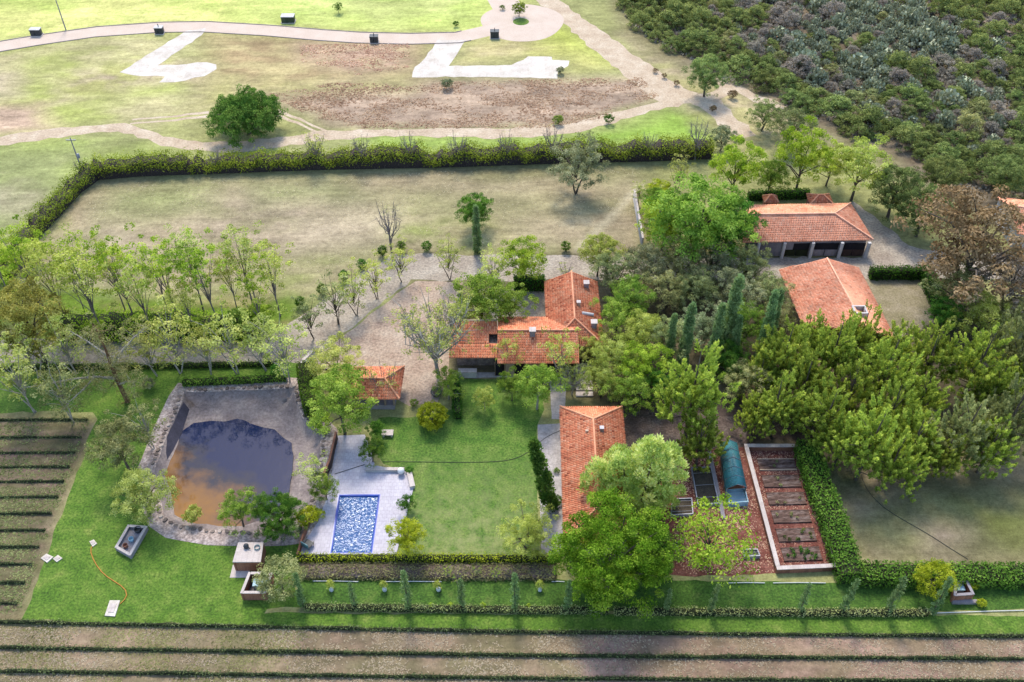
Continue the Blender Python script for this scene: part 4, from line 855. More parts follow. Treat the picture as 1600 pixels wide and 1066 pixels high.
hedge('boundary_hedge', 'broad green hedge along the near edge of the bare field', W_((1334, 904), (1420, 906), (1520, 906), (1700, 908)), 2.2, 1.7, 'leaf_hedge', 46, .13, seed=10, rag=.12, wave=.12)
hedge('yard_hedge', 'dark hedge behind the gravel yard of the gabled house', W_((1358, 434), (1450, 434)), 1.2, 1.8, 'leaf_dark', 40, .13, seed=11, rag=.15, wave=.15)
hedge('yard_hedge', 'dark hedge right of the gravel yard of the gabled house', W_((1448, 440), (1462, 475), (1478, 515)), 1.8, 1.9, 'leaf_dark', 40, .13, seed=12, rag=.15, wave=.2)
hedge('patio_hedge', 'narrow dark clipped hedge against the right end of the courtyard', W_((712, 600), (714, 630), (716, 655)), .9, 1.5, 'leaf_dark', 55, .1, seed=13)
hedge('courtyard_hedge', 'dark hedge on the far side of the house courtyard', W_((804, 452), (850, 452)), 1.2, 2.4, 'leaf_dark', 45, .12, seed=14)
hedge('stable_hedge', 'dark clipped hedge behind the stable roof', W_((1168, 312), (1262, 309)), 1.0, 1.5, 'leaf_dark', 40, .13, seed=15)
# ivy bank below the pool hedge
IV = W_((466, 894), (640, 895), (868, 896))
hd = hedge('ivy_bank', 'brownish ivy covered bank under the pool hedge', IV, 2.0, .45, 'leaf_ivy', 70, .1, 'ground cover', seed=16, rag=.07, wave=.1, core='yard_litter')
hedge('lane_hedge', 'rough green shrub strip between the leaning trees and the lane', W_((100, 520), (200, 518), (300, 518), (410, 518)), 5.0, 1.7, 'leaf_lime', 26, .14, seed=17, rag=.4, wave=.7)
hedge('wall_hedge', 'ivy hedge along the right wall of the lawn lane', W_((-60, 578), (120, 577), (300, 574), (440, 571)), .6, .7, 'leaf_dark', 45, .1, seed=18, rag=.1, wave=.3)
def wall(name, label, line, th, h, mat, cat='wall', cap=None, z0=0):
    pts = [Vector(p[:2]) for p in line]; root = thing(name, label, cat, (pts[0].x, pts[0].y, z0)); b = pts[0]; bm_, cm = MB(), MB()
    L_, R_ = [], []
    for i, p in enumerate(pts):
        t = (pts[min(i + 1, len(pts) - 1)] - pts[max(i - 1, 0)]).normalized(); n = Vector((-t.y, t.x)); L_.append(p + n * th / 2 - b); R_.append(p - n * th / 2 - b)
    bm_.prism(L_ + R_[::-1], 0, h); link('wall_body', bm_.mesh(name, mat), root)
    if cap:
        C1 = [l + (l - r) * .12 for l, r in zip(L_, R_)]; C2 = [r + (r - l) * .12 for l, r in zip(L_, R_)]; cm.prism(C1 + C2[::-1], h + .003, h + .10); link('coping', cm.mesh(name + '_cap', cap), root)
    return root
wall('paddock_wall', 'thin white wall at the right end of the dry paddock', W_((990, 310), (1003, 386)), .25, 1.6, 'wall_white', cap='coping')
wall('gate_wall', 'short white wall beside the lane entrance of the courtyard', W_((471, 588), (478, 574), (492, 560)), .35, 1.5, 'wall_white', cap='coping')
wall('terrace_wall', 'rust brown timber wall between pond and pool deck', W_((527, 686), (517, 730), (508, 752)), .2, 1.3, 'wood_dark', cap='brick_wall')
wall('terrace_wall', 'brown timber edge wall beside the lower left of the pool deck', W_((486, 812), (474, 845), (466, 872)), .2, .8, 'brick_wall')
wall('retaining_wall', 'low pale wall at the head of the pool deck', W_((572, 737), (632, 737)), .35, .45, 'wall_white', cap='coping')
wall('retaining_wall', 'short stepped wall right of the pool deck next to the lawn', W_((640, 742), (645, 764)), .5, .4, 'wall_white', cap='coping')
for n_, (a, b) in enumerate((((489, 908), (560, 909)), ((600, 909), (690, 909)), ((862, 909), (882, 909)), ((1138, 911), (1195, 911)), ((1208, 911), (1290, 911)), ((1460, 958), (1640, 953)), ((640, 948), (800, 951)))):
    mb = MB(); mb.tube([tuple(x) for x in (g(*a, .12), (g(*a, .12) + g(*b, .12)) / 2 + Vector((0, .04, 0)), g(*b, .12))], .05, 6)
    tag(link('irrigation_pipe', mb.mesh('irrigation_pipe', 'pipe_white')), ['white pipe at the left end of the bank below the pool', 'white pipe along the bank below the lime tree', 'short white pipe just left of the large ash tree', 'white pipe left of the vegetable bed wall', 'white pipe below the vegetable bed wall', 'long white pipe at the lower right beside the pump hut', 'thin white pipe along the low hedge under the pool lawn'][n_], 'pipe', 'white pipes on the lower lawn')
# ---------------------------------------------------------------- vegetable garden
VB = G([(1164, 703), (1252, 703), (1306, 890), (1214, 894)]); vc = sum(VB, Vector()) / 4
beds = thing('bed_wall', 'white capped rectangular wall around the vegetable beds', 'wall', (vc.x, vc.y, 0))
def lerp4(s, t): return (VB[0] * (1 - s) + VB[1] * s) * (1 - t) + (VB[3] * (1 - s) + VB[2] * s) * t
for i in range(4):
    a, b = VB[i] - vc, VB[(i + 1) % 4] - vc; t = (b - a).normalized(); n = Vector((-t.y, t.x, 0)); e = .2 if i % 2 == 0 else -.205
    a2, b2 = a - t * e, b + t * e
    part(beds, 'wall_side', lambda m: m.prism([a2 + n * .2, b2 + n * .2, b2 - n * .2, a2 - n * .2], 0, .75), 'brick_wall')
    part(beds, 'coping', lambda m: m.prism([a2 + n * .24, b2 + n * .24, b2 - n * .24, a2 - n * .24], .753, .85), 'coping')
sheet('bed_path', [lerp4(s, t) for s, t in ((.02, .01), (.98, .01), (.98, .99), (.02, .99))], .012, 'litter_red', .0)
for i in range(6):
    t0, t1 = .09 + i * .148, .09 + i * .148 + .095; q = [lerp4(s, t) for s, t in ((.16, t0), (.82, t0), (.82, t1), (.16, t1))]; c = sum(q, Vector()) / 4
    bd = thing('planting_bed', ORD[i] + ' raised bed from the far end inside the white capped wall', 'garden bed', (c.x, c.y, 0), group='vegetable beds')
    part(bd, 'soil', lambda m: m.prism([(p - c) * .98 for p in q], .013, .14), 'bed_soil')
    for a, b in ((0, 1), (2, 3)):
        pa, pb = q[a] - c, q[b] - c; n = Vector((0, .06, 0)); part(bd, 'edge_board', lambda m: m.prism([pa + n, pb + n, pb - n, pa - n], .013, .17), 'wall_plaster' if i == 0 else 'bed_soil')
    lm = MB(); rg = np.random.RandomState(i); nn = 60 + 70 * i
    lo = np.array([min(p.x for p in q) - c.x + .3, min(p.y for p in q) - c.y + .1]); hi = np.array([max(p.x for p in q) - c.x - .5, max(p.y for p in q) - c.y - .1])
    for k in range((2, 2, 3, 4, 8, 22)[i]):
        r0 = lo + (hi - lo) * rg.rand(2); clump_leaves(lm, np.array([r0[0], r0[1], .3]), .22, 26, .09, .5, rg)
    tag(link('seedlings', lm.mesh('seedlings', 'leaf_dark' if i > 3 else 'leaf_olive'), bd), None, None, None, 'stuff')
tufts('leaf_litter', 'fallen rust brown leaves around the vegetable beds', [(1060, 705), (1250, 705), (1302, 888), (1180, 896), (1050, 898)], 5000, .12, 'leaf_rust', 51, hgt=.3)['category'] = 'leaves'
# greenhouse with a teal net
GH = G([(1126, 690), (1152, 690), (1168, 752), (1135, 768)], 2.0); GH = G([(1126, 692), (1152, 691), (1167, 760), (1136, 763)], 2.0); gc0 = sum(GH, Vector()) / 4
gh = thing('shade_house', 'narrow shade house covered with teal netting', 'greenhouse', (gc0.x, gc0.y, 0))
m, N, L, B = newmat('teal_net'); B.inputs['Base Color'].default_value = (*S(52, 128, 138), 1); B.inputs['Roughness'].default_value = .6
tr_ = N.new('ShaderNodeBsdfTransparent'); mx_ = N.new('ShaderNodeMixShader'); tcn = N.new('ShaderNodeTexCoord').outputs['Object']; n1 = noise(N, L, tcn, 1.2, 4)
rr_ = ramp(N, [(.55,) * 3, (.95,) * 3], [.35, .6]); L.new(n1.outputs[0], rr_.inputs[0]); L.new(rr_.outputs[0], mx_.inputs[0]); L.new(tr_.outputs[0], mx_.inputs[1]); L.new(B.outputs[0], mx_.inputs[2])
L.new(mx_.outputs[0], N['Material Output'].inputs[0]); MATS['teal_net'] = m
q = [p - Vector((gc0.x, gc0.y, 2.0)) for p in GH]; r0, r1 = (q[0] + q[1]) / 2, (q[2] + q[3]) / 2
def net(a, b, c_, d, name='net_panel'):
    mbn = MB(); mbn.add([tuple(x) for x in (a, b, c_, d)], [[0, 1, 2, 3]]); o_ = link(name, mbn.mesh(name, 'teal_net'), gh)
    so = o_.modifiers.new('thick', 'SOLIDIFY'); so.thickness = .01
Z = lambda p, z: Vector((p.x, p.y, z))
net(Z(q[0], 1.9), Z(r0, 2.5), Z(r1, 2.5), Z(q[3], 1.9)); net(Z(q[1], 1.9), Z(r0, 2.5), Z(r1, 2.5), Z(q[2], 1.9))
net(Z(q[0], .9), Z(q[0], 1.89), Z(q[3], 1.89), Z(q[3], .9)); net(Z(q[1], .9), Z(q[1], 1.89), Z(q[2], 1.89), Z(q[2], .9))
for i in range(6):
    t = i / 5; a, b, c_ = q[0].lerp(q[3], t), r0.lerp(r1, t), q[1].lerp(q[2], t)
    part(gh, 'hoop', lambda m: m.tube([Z(a, 0), Z(a, 1.92), Z(b, 2.53), Z(c_, 1.92), Z(c_, 0)], .035, 5), 'metal_grey')
part(gh, 'plinth', lambda m: m.prism([Z(x, 0) * 1 for x in q], 0, .35), 'brick_wall')
# cold frames, tanks and planters beside it
for (pts, h, mat, lab, cat) in (
    ([(1134, 772), (1162, 770), (1167, 790), (1138, 792)], .8, 'pump_blue', 'pale blue glazed cold frame in front of the teal shade house', 'cold frame'),
    ([(1080, 735), (1110, 733), (1122, 790), (1090, 792)], .5, 'wall_grey', 'dark seed bed with a pale metal frame left of the shade house', 'seed bed'),
    ([(1050, 783), (1080, 782), (1082, 806), (1048, 808)], .45, 'metal_grey', 'low grey seed box beside the pointed pine', 'seed box'),
    ([(1160, 862), (1182, 862), (1186, 872), (1162, 873)], .5, 'metal_grey', 'small grey crate bench next to the bed wall', 'bench'),
    ([(1048, 852), (1060, 846), (1068, 862), (1056, 868)], .4, 'brick_wall', 'small brick planter under the yellow tree', 'planter')):
    q = G(pts); c = sum(q, Vector()) / 4; qq = [p - c for p in q]; fr = thing(cat.replace(' ', '_'), lab, cat, (c.x, c.y, 0))
    for i in range(4):
        a, b = qq[i], qq[(i + 1) % 4]; n = Vector((-(b - a).y, (b - a).x, 0)).normalized() * .06
        e = (b - a).normalized() * (.06 if i % 2 else -.062)
        part(fr, 'side_board', lambda m: m.prism([a - e + n, b + e + n, b + e - n, a - e - n], 0, h), 'metal_grey' if mat == 'wall_grey' else mat)
    part(fr, 'soil', lambda m: m.prism([p * .97 for p in qq], .0, h * .6), 'pump_blue' if mat == 'pump_blue' else 'soil_pot')
    for k in range(3):
        a, b = qq[0].lerp(qq[3], (k + .5) / 3), qq[1].lerp(qq[2], (k + .5) / 3); part(fr, 'cross_bar', lambda m: m.tube([Z(a, h + .03), Z(b, h + .03)], .03, 4), 'metal_grey')
wall('garden_edging', 'pale concrete edging left of the teal shade house', W_((1107, 705), (1130, 812)), .45, .35, 'wall_grey')
# ---------------------------------------------------------------- pump huts, trough, boxes
def hut(name, label, px, h, roofmat, wallmat, open_top=False, cat='pump house'):
    q = G(px, h); c = sum(q, Vector()) / 4; c.z = 0; qq = [Vector((p.x - c.x, p.y - c.y, 0)) for p in q]; r = thing(name, label, cat, tuple(c))
    for i in range(4):
        a, b = qq[i], qq[(i + 1) % 4]; t = (b - a).normalized(); n = Vector((-t.y, t.x, 0)) * .12; e = t * (.12 if i % 2 else -.122)
        part(r, 'wall', lambda m: m.prism([a - e + n, b + e + n, b + e - n, a - e - n], 0, h), wallmat)
        if open_top: part(r, 'coping', lambda m: m.prism([a - e + n * 1.25, b + e + n * 1.25, b + e - n * 1.25, a - e - n * 1.25], h + .003, h + .08), roofmat)
    if not open_top: part(r, 'roof_slab', lambda m: m.prism([p * 1.1 for p in qq], h + .003, h + .14), roofmat)
    else: part(r, 'floor', lambda m: m.prism([p * .96 for p in qq], .01, .08 if h > .8 else .3), 'liner' if h > .8 else 'wall_grey')
    return r, c, qq
r1_, c1, q1 = hut('pump_house', 'small flat roofed pump house near the lower left pond corner', [(374, 850), (410, 850), (406, 878), (366, 878)], 1.6, 'coping', 'brick_wall')
def coil(m, cx_, cy_, z, R=.3, n=3):
    for k in range(n): m.tube([(cx_ + R * math.cos(t), cy_ + R * math.sin(t), z + k * .05) for t in np.linspace(0, 6.283, 13)], .035, 5, cap=False)
mb = MB(); p = g(402, 856, 1.78) ; coil(mb, 0, 0, .03); o = link('hose_coil', mb.mesh('hose_coil', 'pump_teal')); o.location = p; tag(o, 'teal hose coil lying on the flat pump house roof', 'hose')
mb = MB(); p = g(385, 855, 1.78); mb.lathe([(.28, 0), (.3, .3), (.2, .45), (.02, .5)], 10); mb.tube([(0, 0, .4), (.5, -.3, .1)], .06, 6)
o = link('water_pump', mb.mesh('water_pump', 'metal_dark')); o.location = p; tag(o, 'dark pump standing on the flat pump house roof', 'pump')
r2_, c2, q2 = hut('pump_pit', 'open brick pump pit beside the round olive bush', [(390, 896), (424, 896), (414, 926), (378, 926)], 1.3, 'coping', 'brick_wall', True, 'pump pit')
mb = MB(); mb.box(-.65, .65, -.45, .45, .0, .75); mb.box(-.7, .7, -.5, .5, .753, .83); o = link('filter_tank', mb.mesh('filter_tank', 'pump_blue')); o.location = (c2.x + .15, c2.y + .35, .08); tag(o, 'pale blue filter box inside the open brick pump pit', 'filter')
p = g(376, 893); mb = MB(); mb.box(-1.0, 1.0, -.8, .8, 0, .06); mb.box(.2, .7, .1, .6, .06, .5); mb.box(-.3, .0, .2, .5, .06, .3); o = link('pump_slab', mb.mesh('pump_slab', 'coping')); o.location = p; tag(o, 'pale concrete slab with small fittings in front of the pump house', 'slab')
r3_, c3, q3 = hut('pump_pit', 'open pump pit with grey coping at the lower right', [(1494, 908), (1510, 908), (1520, 928), (1492, 930)], 1.2, 'wall_grey', 'brick_wall', True, 'pump pit')
mb = MB(); mb.box(-.45, .45, -.35, .35, .0, .7); mb.box(-.5, .5, -.4, .4, .703, .78); o = link('filter_tank', mb.mesh('filter_tank2', 'pump_blue')); o.location = (c3.x - .1, c3.y + .3, .08); tag(o, 'pale blue filter box in the pump pit at the lower right', 'filter')
p = g(1506, 942); mb = MB(); mb.box(-1.3, 1.3, -.2, .2, 0, .35); o = link('step_block', mb.mesh('step_block', 'wall_grey')); o.location = p; tag(o, 'pale step block in front of the lower right pump pit', 'step')
r4_, c4, q4 = hut('water_trough', 'long open trough with clutter left of the pond', [(201, 822), (228, 824), (203, 867), (182, 855)], .6, 'coping', 'wall_grey', True, 'trough')
for k, (u, v, s, mt, lb) in enumerate(((216, 830, .4, 'metal_dark', 'dark drum at the far end inside the open trough'), (206, 845, .3, 'pump_blue', 'pale bucket in the middle of the open trough'), (197, 855, .28, 'brick_wall', 'rusty bucket at the near end of the open trough'))):
    mb = MB(); mb.lathe([(s * .85, 0), (s, .45), (s * .85, .47), (s * .8, .2)], 10); o = link('bucket', mb.mesh('bucket', mt)); o.location = g(u, v, .3); tag(o, lb, 'bucket')
# white covers on the left lawn
def cover(px, label, h=.12, hole=False):
    q = G(px); c = sum(q, Vector()) / len(q); r = thing('concrete_cover', label, 'cover', (c.x, c.y, 0), group='white covers on the left lawn')
    part(r, 'slab', lambda m: m.prism([p - c for p in q], 0, h), 'slab_white')
    part(r, 'lid', lambda m: m.prism([(p - c) * .55 for p in q], h + .003, h + .05), 'metal_dark' if hole else 'coping')
cover([(140, 847), (147, 844), (152, 850), (145, 855)], 'small white square cover at the end of the orange hose')
cover([(64, 873), (73, 866), (84, 871), (74, 880)], 'white frame with a dark lid beside the vineyard')
cover([(83, 874), (91, 868), (98, 873), (89, 879)], 'plain white square cover right of the dark lid frame')
cover([(172, 939), (188, 939), (180, 964), (164, 963)], 'long white slab on the lawn near the lower vine row')
def cable(name, label, px, rad, mat, cat, z=.05):
    q = densify(G(px), .8, 0, 1, False)
    for it in range(4): q = [q[0]] + [(q[i - 1] + q[i] * 2 + q[i + 1]) / 4 for i in range(1, len(q) - 1)] + [q[-1]]
    mb = MB(); mb.tube([(p.x, p.y, z) for p in q], rad, 5); return tag(link(name, mb.mesh(name, mat)), label, cat)
cable('garden_hose', 'thin orange hose winding across the left lawn', [(146, 852), (135, 850), (136, 862), (148, 873), (148, 885), (158, 898), (175, 909), (195, 914), (204, 922), (205, 932), (198, 940), (188, 944)], .06, 'hose_orange', 'hose')
cable('black_cable', 'thin black cable lying across the main lawn', [(598, 722), (650, 722), (720, 723), (780, 722), (815, 717), (835, 700), (848, 684), (860, 676), (876, 673)], .03, 'cable_black', 'cable')
cable('black_cable', 'short black cable at the head of the pool deck', [(523, 742), (545, 735), (570, 727)], .035, 'cable_black', 'cable', .15)
cable('black_cable', 'dark cable curving over the bare field at right', [(1344, 735), (1347, 752), (1356, 770), (1380, 795), (1420, 818), (1460, 840), (1490, 862), (1512, 874)], .035, 'cable_black', 'cable')
# utility poles and field cabinets
def pole(u, v, h, label, lean=0, arm=True):
    p = g(u, v); r = thing('utility_pole', label, 'pole', tuple(p)); part(r, 'shaft', lambda m: m.tube([(0, 0, -.2), (lean * h * .5, 0, h * .5), (lean * h, 0, h)], [.13, .11, .08], 8), 'wall_grey')
    if arm: part(r, 'cross_arm', lambda m: m.box(lean * h - .8, lean * h + .8, -.06, .06, h - .5, h - .36), 'metal_grey'); part(r, 'transformer', lambda m: m.lathe([(.22, h * .5), (.24, h * .5 + .7), (.1, h * .5 + .8)], 10, (lean * h * .5 + .25, 0, 0)), 'metal_grey')
pole(132, 277, 7.5, 'grey utility pole at the corner of the paddock hedge')
pole(103, 47, 9, 'thin pole in the far left field beside the road', 0, False)
def cabinet(u, v, w, d, h, label, mat='metal_dark', lid='wall_white', vent=False):
    p = g(u, v); r = thing('field_cabinet', label, 'cabinet', tuple(p), group='utility cabinets along the far road')
    part(r, 'case', lambda m: m.box(-w / 2, w / 2, -d / 2, d / 2, .12, h), mat); part(r, 'lid', lambda m: m.box(-w / 2 - .06, w / 2 + .06, -d / 2 - .06, d / 2 + .06, h + .003, h + .12), lid)
    part(r, 'plinth', lambda m: m.box(-w / 2 - .15, w / 2 + .15, -d / 2 - .15, d / 2 + .15, 0, .117), 'coping')
    for s in (-1, 1): part(r, 'door', lambda m: m.box(s * w / 4 - w * .22, s * w / 4 + w * .22, -d / 2 - .04, -d / 2 - .003, .2, h - .1), mat)
    if vent: part(r, 'vent_pipe', lambda m: m.tube([(0, 0, h + .1), (0, 0, h + .7)], .08, 6), 'metal_dark')
cabinet(58, 55, 2.0, 1.2, 1.3, 'dark cabinet with a white lid, leftmost by the far road')
cabinet(250, 52, 1.6, 1.2, 1.3, 'dark cabinet by the road next to the left concrete drive', vent=True)
cabinet(451, 34, 2.6, 1.6, 1.3, 'large green cabinet with a white lid across the road', 'cabinet_green')
cabinet(585, 66, 1.6, 1.2, 1.3, 'dark cabinet by the middle of the far road', lid='metal_dark', vent=True)
cabinet(773, 59, 1.7, 1.2, 1.4, 'dark cabinet left of the turning circle', lid='metal_dark', vent=True)
# garden furniture
def chair(u, v, rz, label, z=.10):
    p = g(u, v, z); r = thing('garden_chair', label, 'chair', tuple(p), rz)
    part(r, 'seat', lambda m: m.box(-.5, .5, -.45, .45, .36, .44), 'metal_dark'); part(r, 'backrest', lambda m: m.prism([(-.5, .46), (.5, .46), (.5, .56), (-.5, .56)], .40, 1.1), 'pump_teal')
    for sx in (-1, 1):
        for sy in (-1, 1): part(r, 'leg', lambda m: m.tube([(sx * .44, sy * .4, 0), (sx * .44, sy * .4, .36)], .04, 5), 'metal_dark')
        part(r, 'armrest', lambda m: m.box(sx * .5 - .05, sx * .5 + .05, -.44, .45, .62, .67), 'metal_dark')
chair(482, 853, 2.6, 'dark teal garden chair at the lower left of the pool deck'); 
p = g(627, 741, .1); lamp = thing('globe_lamp', 'white globe lamp at the head of the pool deck', 'lamp', tuple(p)); part(lamp, 'post', lambda m: m.tube([(0, 0, 0), (0, 0, .3)], .07, 8), 'metal_dark')
part(lamp, 'globe', lambda m: m.lathe([(.42 * math.sin(t), .62 - .42 * math.cos(t)) for t in np.linspace(.2, 3.1, 10)], 14), 'lamp_white')
p = g(606, 680); t_ = thing('stone_bench', 'small pale stone bench on the lawn beside the two dark shrubs', 'bench', tuple(p)); part(t_, 'seat', lambda m: m.box(-.7, .7, -.45, .45, .4, .52), 'coping')
for s in (-1, 1): part(t_, 'leg', lambda m: m.box(s * .5 - .1, s * .5 + .1, -.35, .35, 0, .4), 'coping')
p = g(731, 588); t_ = thing('barbecue_counter', 'white counter under the eaves of the main house', 'counter', tuple(p)); part(t_, 'body', lambda m: m.box(-1.15, 1.15, -.3, .3, 0, 1.0), 'wall_white'); part(t_, 'worktop', lambda m: m.box(-1.2, 1.2, -.35, .4, 1.003, 1.08), 'coping')
p = g(682, 617); t_ = thing('plant_pot', 'dark round pot at the near edge of the cobbled courtyard', 'pot', tuple(p)); part(t_, 'pot', lambda m: m.lathe([(.45, 0), (.75, .6), (.7, .65), (.62, .5)], 12), 'metal_dark'); part(t_, 'soil', lambda m: m.lathe([(.6, .48), (.3, .52)], 12), 'soil_pot')
p = g(478, 575); t_ = thing('water_tank', 'small white round tank behind the lane gate wall', 'tank', tuple(p)); part(t_, 'dome', lambda m: m.lathe([(.6 * math.cos(t), .9 + .6 * math.sin(t)) for t in np.linspace(0, 1.5, 7)], 12), 'lamp_white'); part(t_, 'stand', lambda m: m.tube([(0, 0, 0), (0, 0, .9)], .1, 8), 'metal_grey')
# steps between the main house and the tiled house
p0 = g(913, 595); stair = thing('garden_stair', 'pale stone garden stair climbing to the right end of the main house', 'stair', tuple(p0))
for i in range(6):
    p = g(913, 574 + i * 8.5) - p0; part(stair, 'step', lambda m: m.box(p.x - 1.1, p.x + 1.1, p.y - .42, p.y + .32, 0, .22 + .05 * (5 - i)), 'coping')
# gallons under the citrus saplings: white tree guards on the lower strip
for i, (u, v) in enumerate(((517, 920), (600, 920), (684, 920), (842, 920))):
    p = g(u, v); mb = MB(); mb.lathe([(.22, 0), (.24, .35), (.1, .42), (.06, .6)], 9); o = link('tree_guard', mb.mesh('tree_guard', 'lamp_white')); o.location = (p.x + .1, p.y - .2, 0)
    tag(o, ['white', 'white', 'white', 'white'][i] + ' tree guard at the foot of the ' + ORD[i] + ' yellow sapling on the lower strip', 'tree guard', 'tree guards')
    TB('shrub', u, v, 1.5, 'citrus_sapling', ORD[i] + ' small yellow sapling from the left on the lower lawn strip', 'sapling', 'leaf_yellow', wide=.5, group='saplings on the lower strip', parts=('stem', 'foliage'))
# ---------------------------------------------------------------- vineyard rows
for i, (vl, vr) in enumerate(((972, 996), (1012, 1031), (1049, 1066), (1090, 1104))):
    hedge('vine_row', ['uppermost', 'second', 'third', 'lowest'][i] + ' of the long dark vine rows across the bottom', W_((-60, vl - 3 + 3), (400, vl + (vr - vl) * .36), (900, vl + (vr - vl) * .75), (1660, vr)), .28, .38, 'leaf_vine', 60, .09, 'vine row', 'long vine rows', seed=60 + i, rag=.1, wave=.9)
lv = [657, 684, 708, 730, 753, 777, 803, 829, 855, 882, 911, 943]
for i, v in enumerate(lv):
    ur = 148 - (v - 655) * .385 - 10
    hedge('vine_row', ORD[i] + ' short vine row from the far end of the left vineyard', W_((-70, v + 1), (ur * .5, v), (ur, v)), .24, .3, 'leaf_vine', 54, .09, 'vine row', 'short vine rows', seed=80 + i, rag=.12, wave=.9)
tufts('dry_grass', 'dry grass and weeds between the long vine rows', [(-40, 975), (800, 985), (1640, 1000), (1640, 1090), (-40, 1090)], 9000, .16, 'leaf_dry', 61, hgt=.4)['category'] = 'grass'
tufts('weed_strips', 'green and straw weeds between the long vine rows', [(-40, 975), (500, 982), (500, 1090), (-40, 1090)], 6000, .12, 'leaf_olive', 68, hgt=.35)['category'] = 'weeds'
tufts('weed_patches', 'green weeds between the short vine rows', [(-40, 660), (140, 660), (30, 960), (-60, 960)], 5000, .15, 'leaf_olive', 62, hgt=.4)['category'] = 'weeds'
tufts('field_weeds', 'dry brown weeds on the rough mound beyond the track', [(420, 147), (520, 130), (640, 130), (1000, 120), (1030, 150), (940, 184), (860, 200), (560, 201), (480, 180)], 7000, .26, 'leaf_rust', 63, hgt=.35)['category'] = 'weeds'
tufts('field_weeds', 'dry reddish weeds below the far road', [(470, 70), (640, 68), (640, 105), (560, 118), (470, 96)], 1500, .24, 'leaf_rust', 64, hgt=.35)['category'] = 'weeds'
tufts('pasture_tufts', 'scattered dry tufts over the paddock', [(160, 285), (900, 262), (1000, 262), (995, 385), (620, 388), (430, 470), (60, 450)], 4000, .14, 'leaf_dry', 65, hgt=.3)['category'] = 'grass'
# ---------------------------------------------------------------- trees of the field
T('dense', 383, 178, 124, 'mesquite_tree', 'large round dark green tree standing alone by the dirt track', sz=1.1)
T('broad', 811, 14, 22, 'island_tree', 'small tree on the island of the turning circle', leaf='leaf_green', var=1)
T('mid', 528, 11, 13, 'field_tree', 'small dark tree in the far green field', leaf='leaf_dark')
T('olive', 902, 260, 80, 'grey_tree', 'grey green spreading tree at the far side of the paddock', leaf='leaf_grey', sz=1.15)
T('broad', 746, 330, 58, 'paddock_tree', 'dark leaning tree behind the tall cypress in the paddock', leaf='leaf_dark', var=1, sz=1.0, tilt=(0, -.12))
TB('cypress', 746, 396, 8.5, 'cypress', 'single tall cypress at the near edge of the paddock', 'tree', wide=1.05)
TB('bare', 612, 394, 8.5, 'bare_tree', 'leafless grey tree at the corner of the lane')
for u, v, w, lf, lab in ((872, 188, 18, 'leaf_green', 'small green bush at the track edge of the brown mound'), (951, 187, 17, 'leaf_dark', 'dark small bush on the near side of the dirt track'), (712, 38, 10, 'leaf_dark', 'clipped dark bush by the far road left of the turning circle'),
                         (1024, 110, 9, 'leaf_brown', 'first dark tuft along the diagonal track'), (1038, 119, 9, 'leaf_brown', 'second dark tuft along the diagonal track'), (1057, 130, 10, 'leaf_brown', 'third dark tuft along the diagonal track'), (1114, 170, 13, 'leaf_brown', 'dark low bush at the fork of the tracks'), (1145, 148, 16, 'leaf_brown', 'brown bush between the two tracks at the fork'), (875, 110, 14, 'leaf_grey', 'grey bush on the right concrete slab'), (698, 131, 20, 'leaf_grey', 'blue green low bush below the right concrete slab'), (785, 12, 9, 'leaf_dark', 'dark shrub at the upper edge of the turning circle')):
    T('shrub', u, v, w, 'field_bush', lab, 'bush', lf, parts=('stem', 'foliage'))
hb = [(497, 263, 7, 'barely'), (567, 263, 6.5, 'bare'), (641, 261, 6.5, 'bare'), (715, 259, 6.5, 'bare'), (790, 257, 6.5, 'bare'), (862, 254, 7.5, 'bare'), (1012, 250, 5.5, 'bare'), (1086, 250, 8, 'bare'), (342, 268, 4.5, 'bare'), (132, 280, 4, 'bare')]
hb.sort()
for i, (u, v, h, k) in enumerate(hb):
    TB(k, u, v, h, 'bare_tree', ORD[i] + ' bare tree from the left along the far paddock hedge', group='bare trees along the paddock hedge')
# clipped cones along the lane
cn = [(470, 480), (504, 460), (538, 439), (566, 421), (598, 400), (627, 393), (667, 393), (884, 393)]
for i, (u, v) in enumerate(cn): TB('ball', u, v, 1.7, 'clipped_shrub', ORD[i] + ' small dark clipped shrub from the left along the lane', 'shrub', 'leaf_dark', var=1, group='clipped shrubs along the lane', parts=('stem', 'foliage'))
# thin leaning trees left of the lane
rw = [(18, 470, 11), (62, 476, 9), (74, 492, 13), (108, 508, 12), (132, 486, 8), (150, 500, 12), (163, 526, 13), (196, 486, 10), (212, 506, 13), (240, 524, 11), (262, 484, 8), (279, 502, 12), (305, 524, 9), (318, 486, 12), (345, 514, 12), (372, 488, 9), (396, 480, 12), (410, 518, 10), (438, 494, 11)]
for i, (u, v, h) in enumerate(rw):
    TB('airy', u, v, h * 1.25, 'young_tree', ORD[i] + ' thin yellow green tree from the left in the grove above the lane', leaf=['leaf_yellow', 'leaf_pale', 'leaf_lime'][i % 3], bark='twig', group='thin trees above the lane')
for i, (u, v, h) in enumerate(((60, 590, 9), (120, 585, 9), (245, 588, 8), (285, 584, 10), (330, 584, 8), (372, 585, 10), (415, 580, 9), (452, 598, 10))):
    TB('sparse', u, v, h * 1.15, 'young_tree', ORD[i] + ' sparse pale tree on the lawn side of the lane', leaf='leaf_pale', bark='bark_white', group='trees on the lawn side of the lane')
for i, (u, v, h, lf) in enumerate(((490, 530, 6, 'leaf_olive'), (528, 508, 6.5, 'leaf_olive'), (556, 492, 6, 'leaf_yellow'), (590, 468, 6, 'leaf_yellow'), (628, 440, 5.5, 'leaf_yellow'), (702, 436, 5.5, 'leaf_yellow'))):
    TB('sparse', u, v, h * 1.3, 'lane_tree', ORD[i] + ' light tree from the left beside the sloping part of the lane', leaf=lf, group='trees beside the sloping lane')
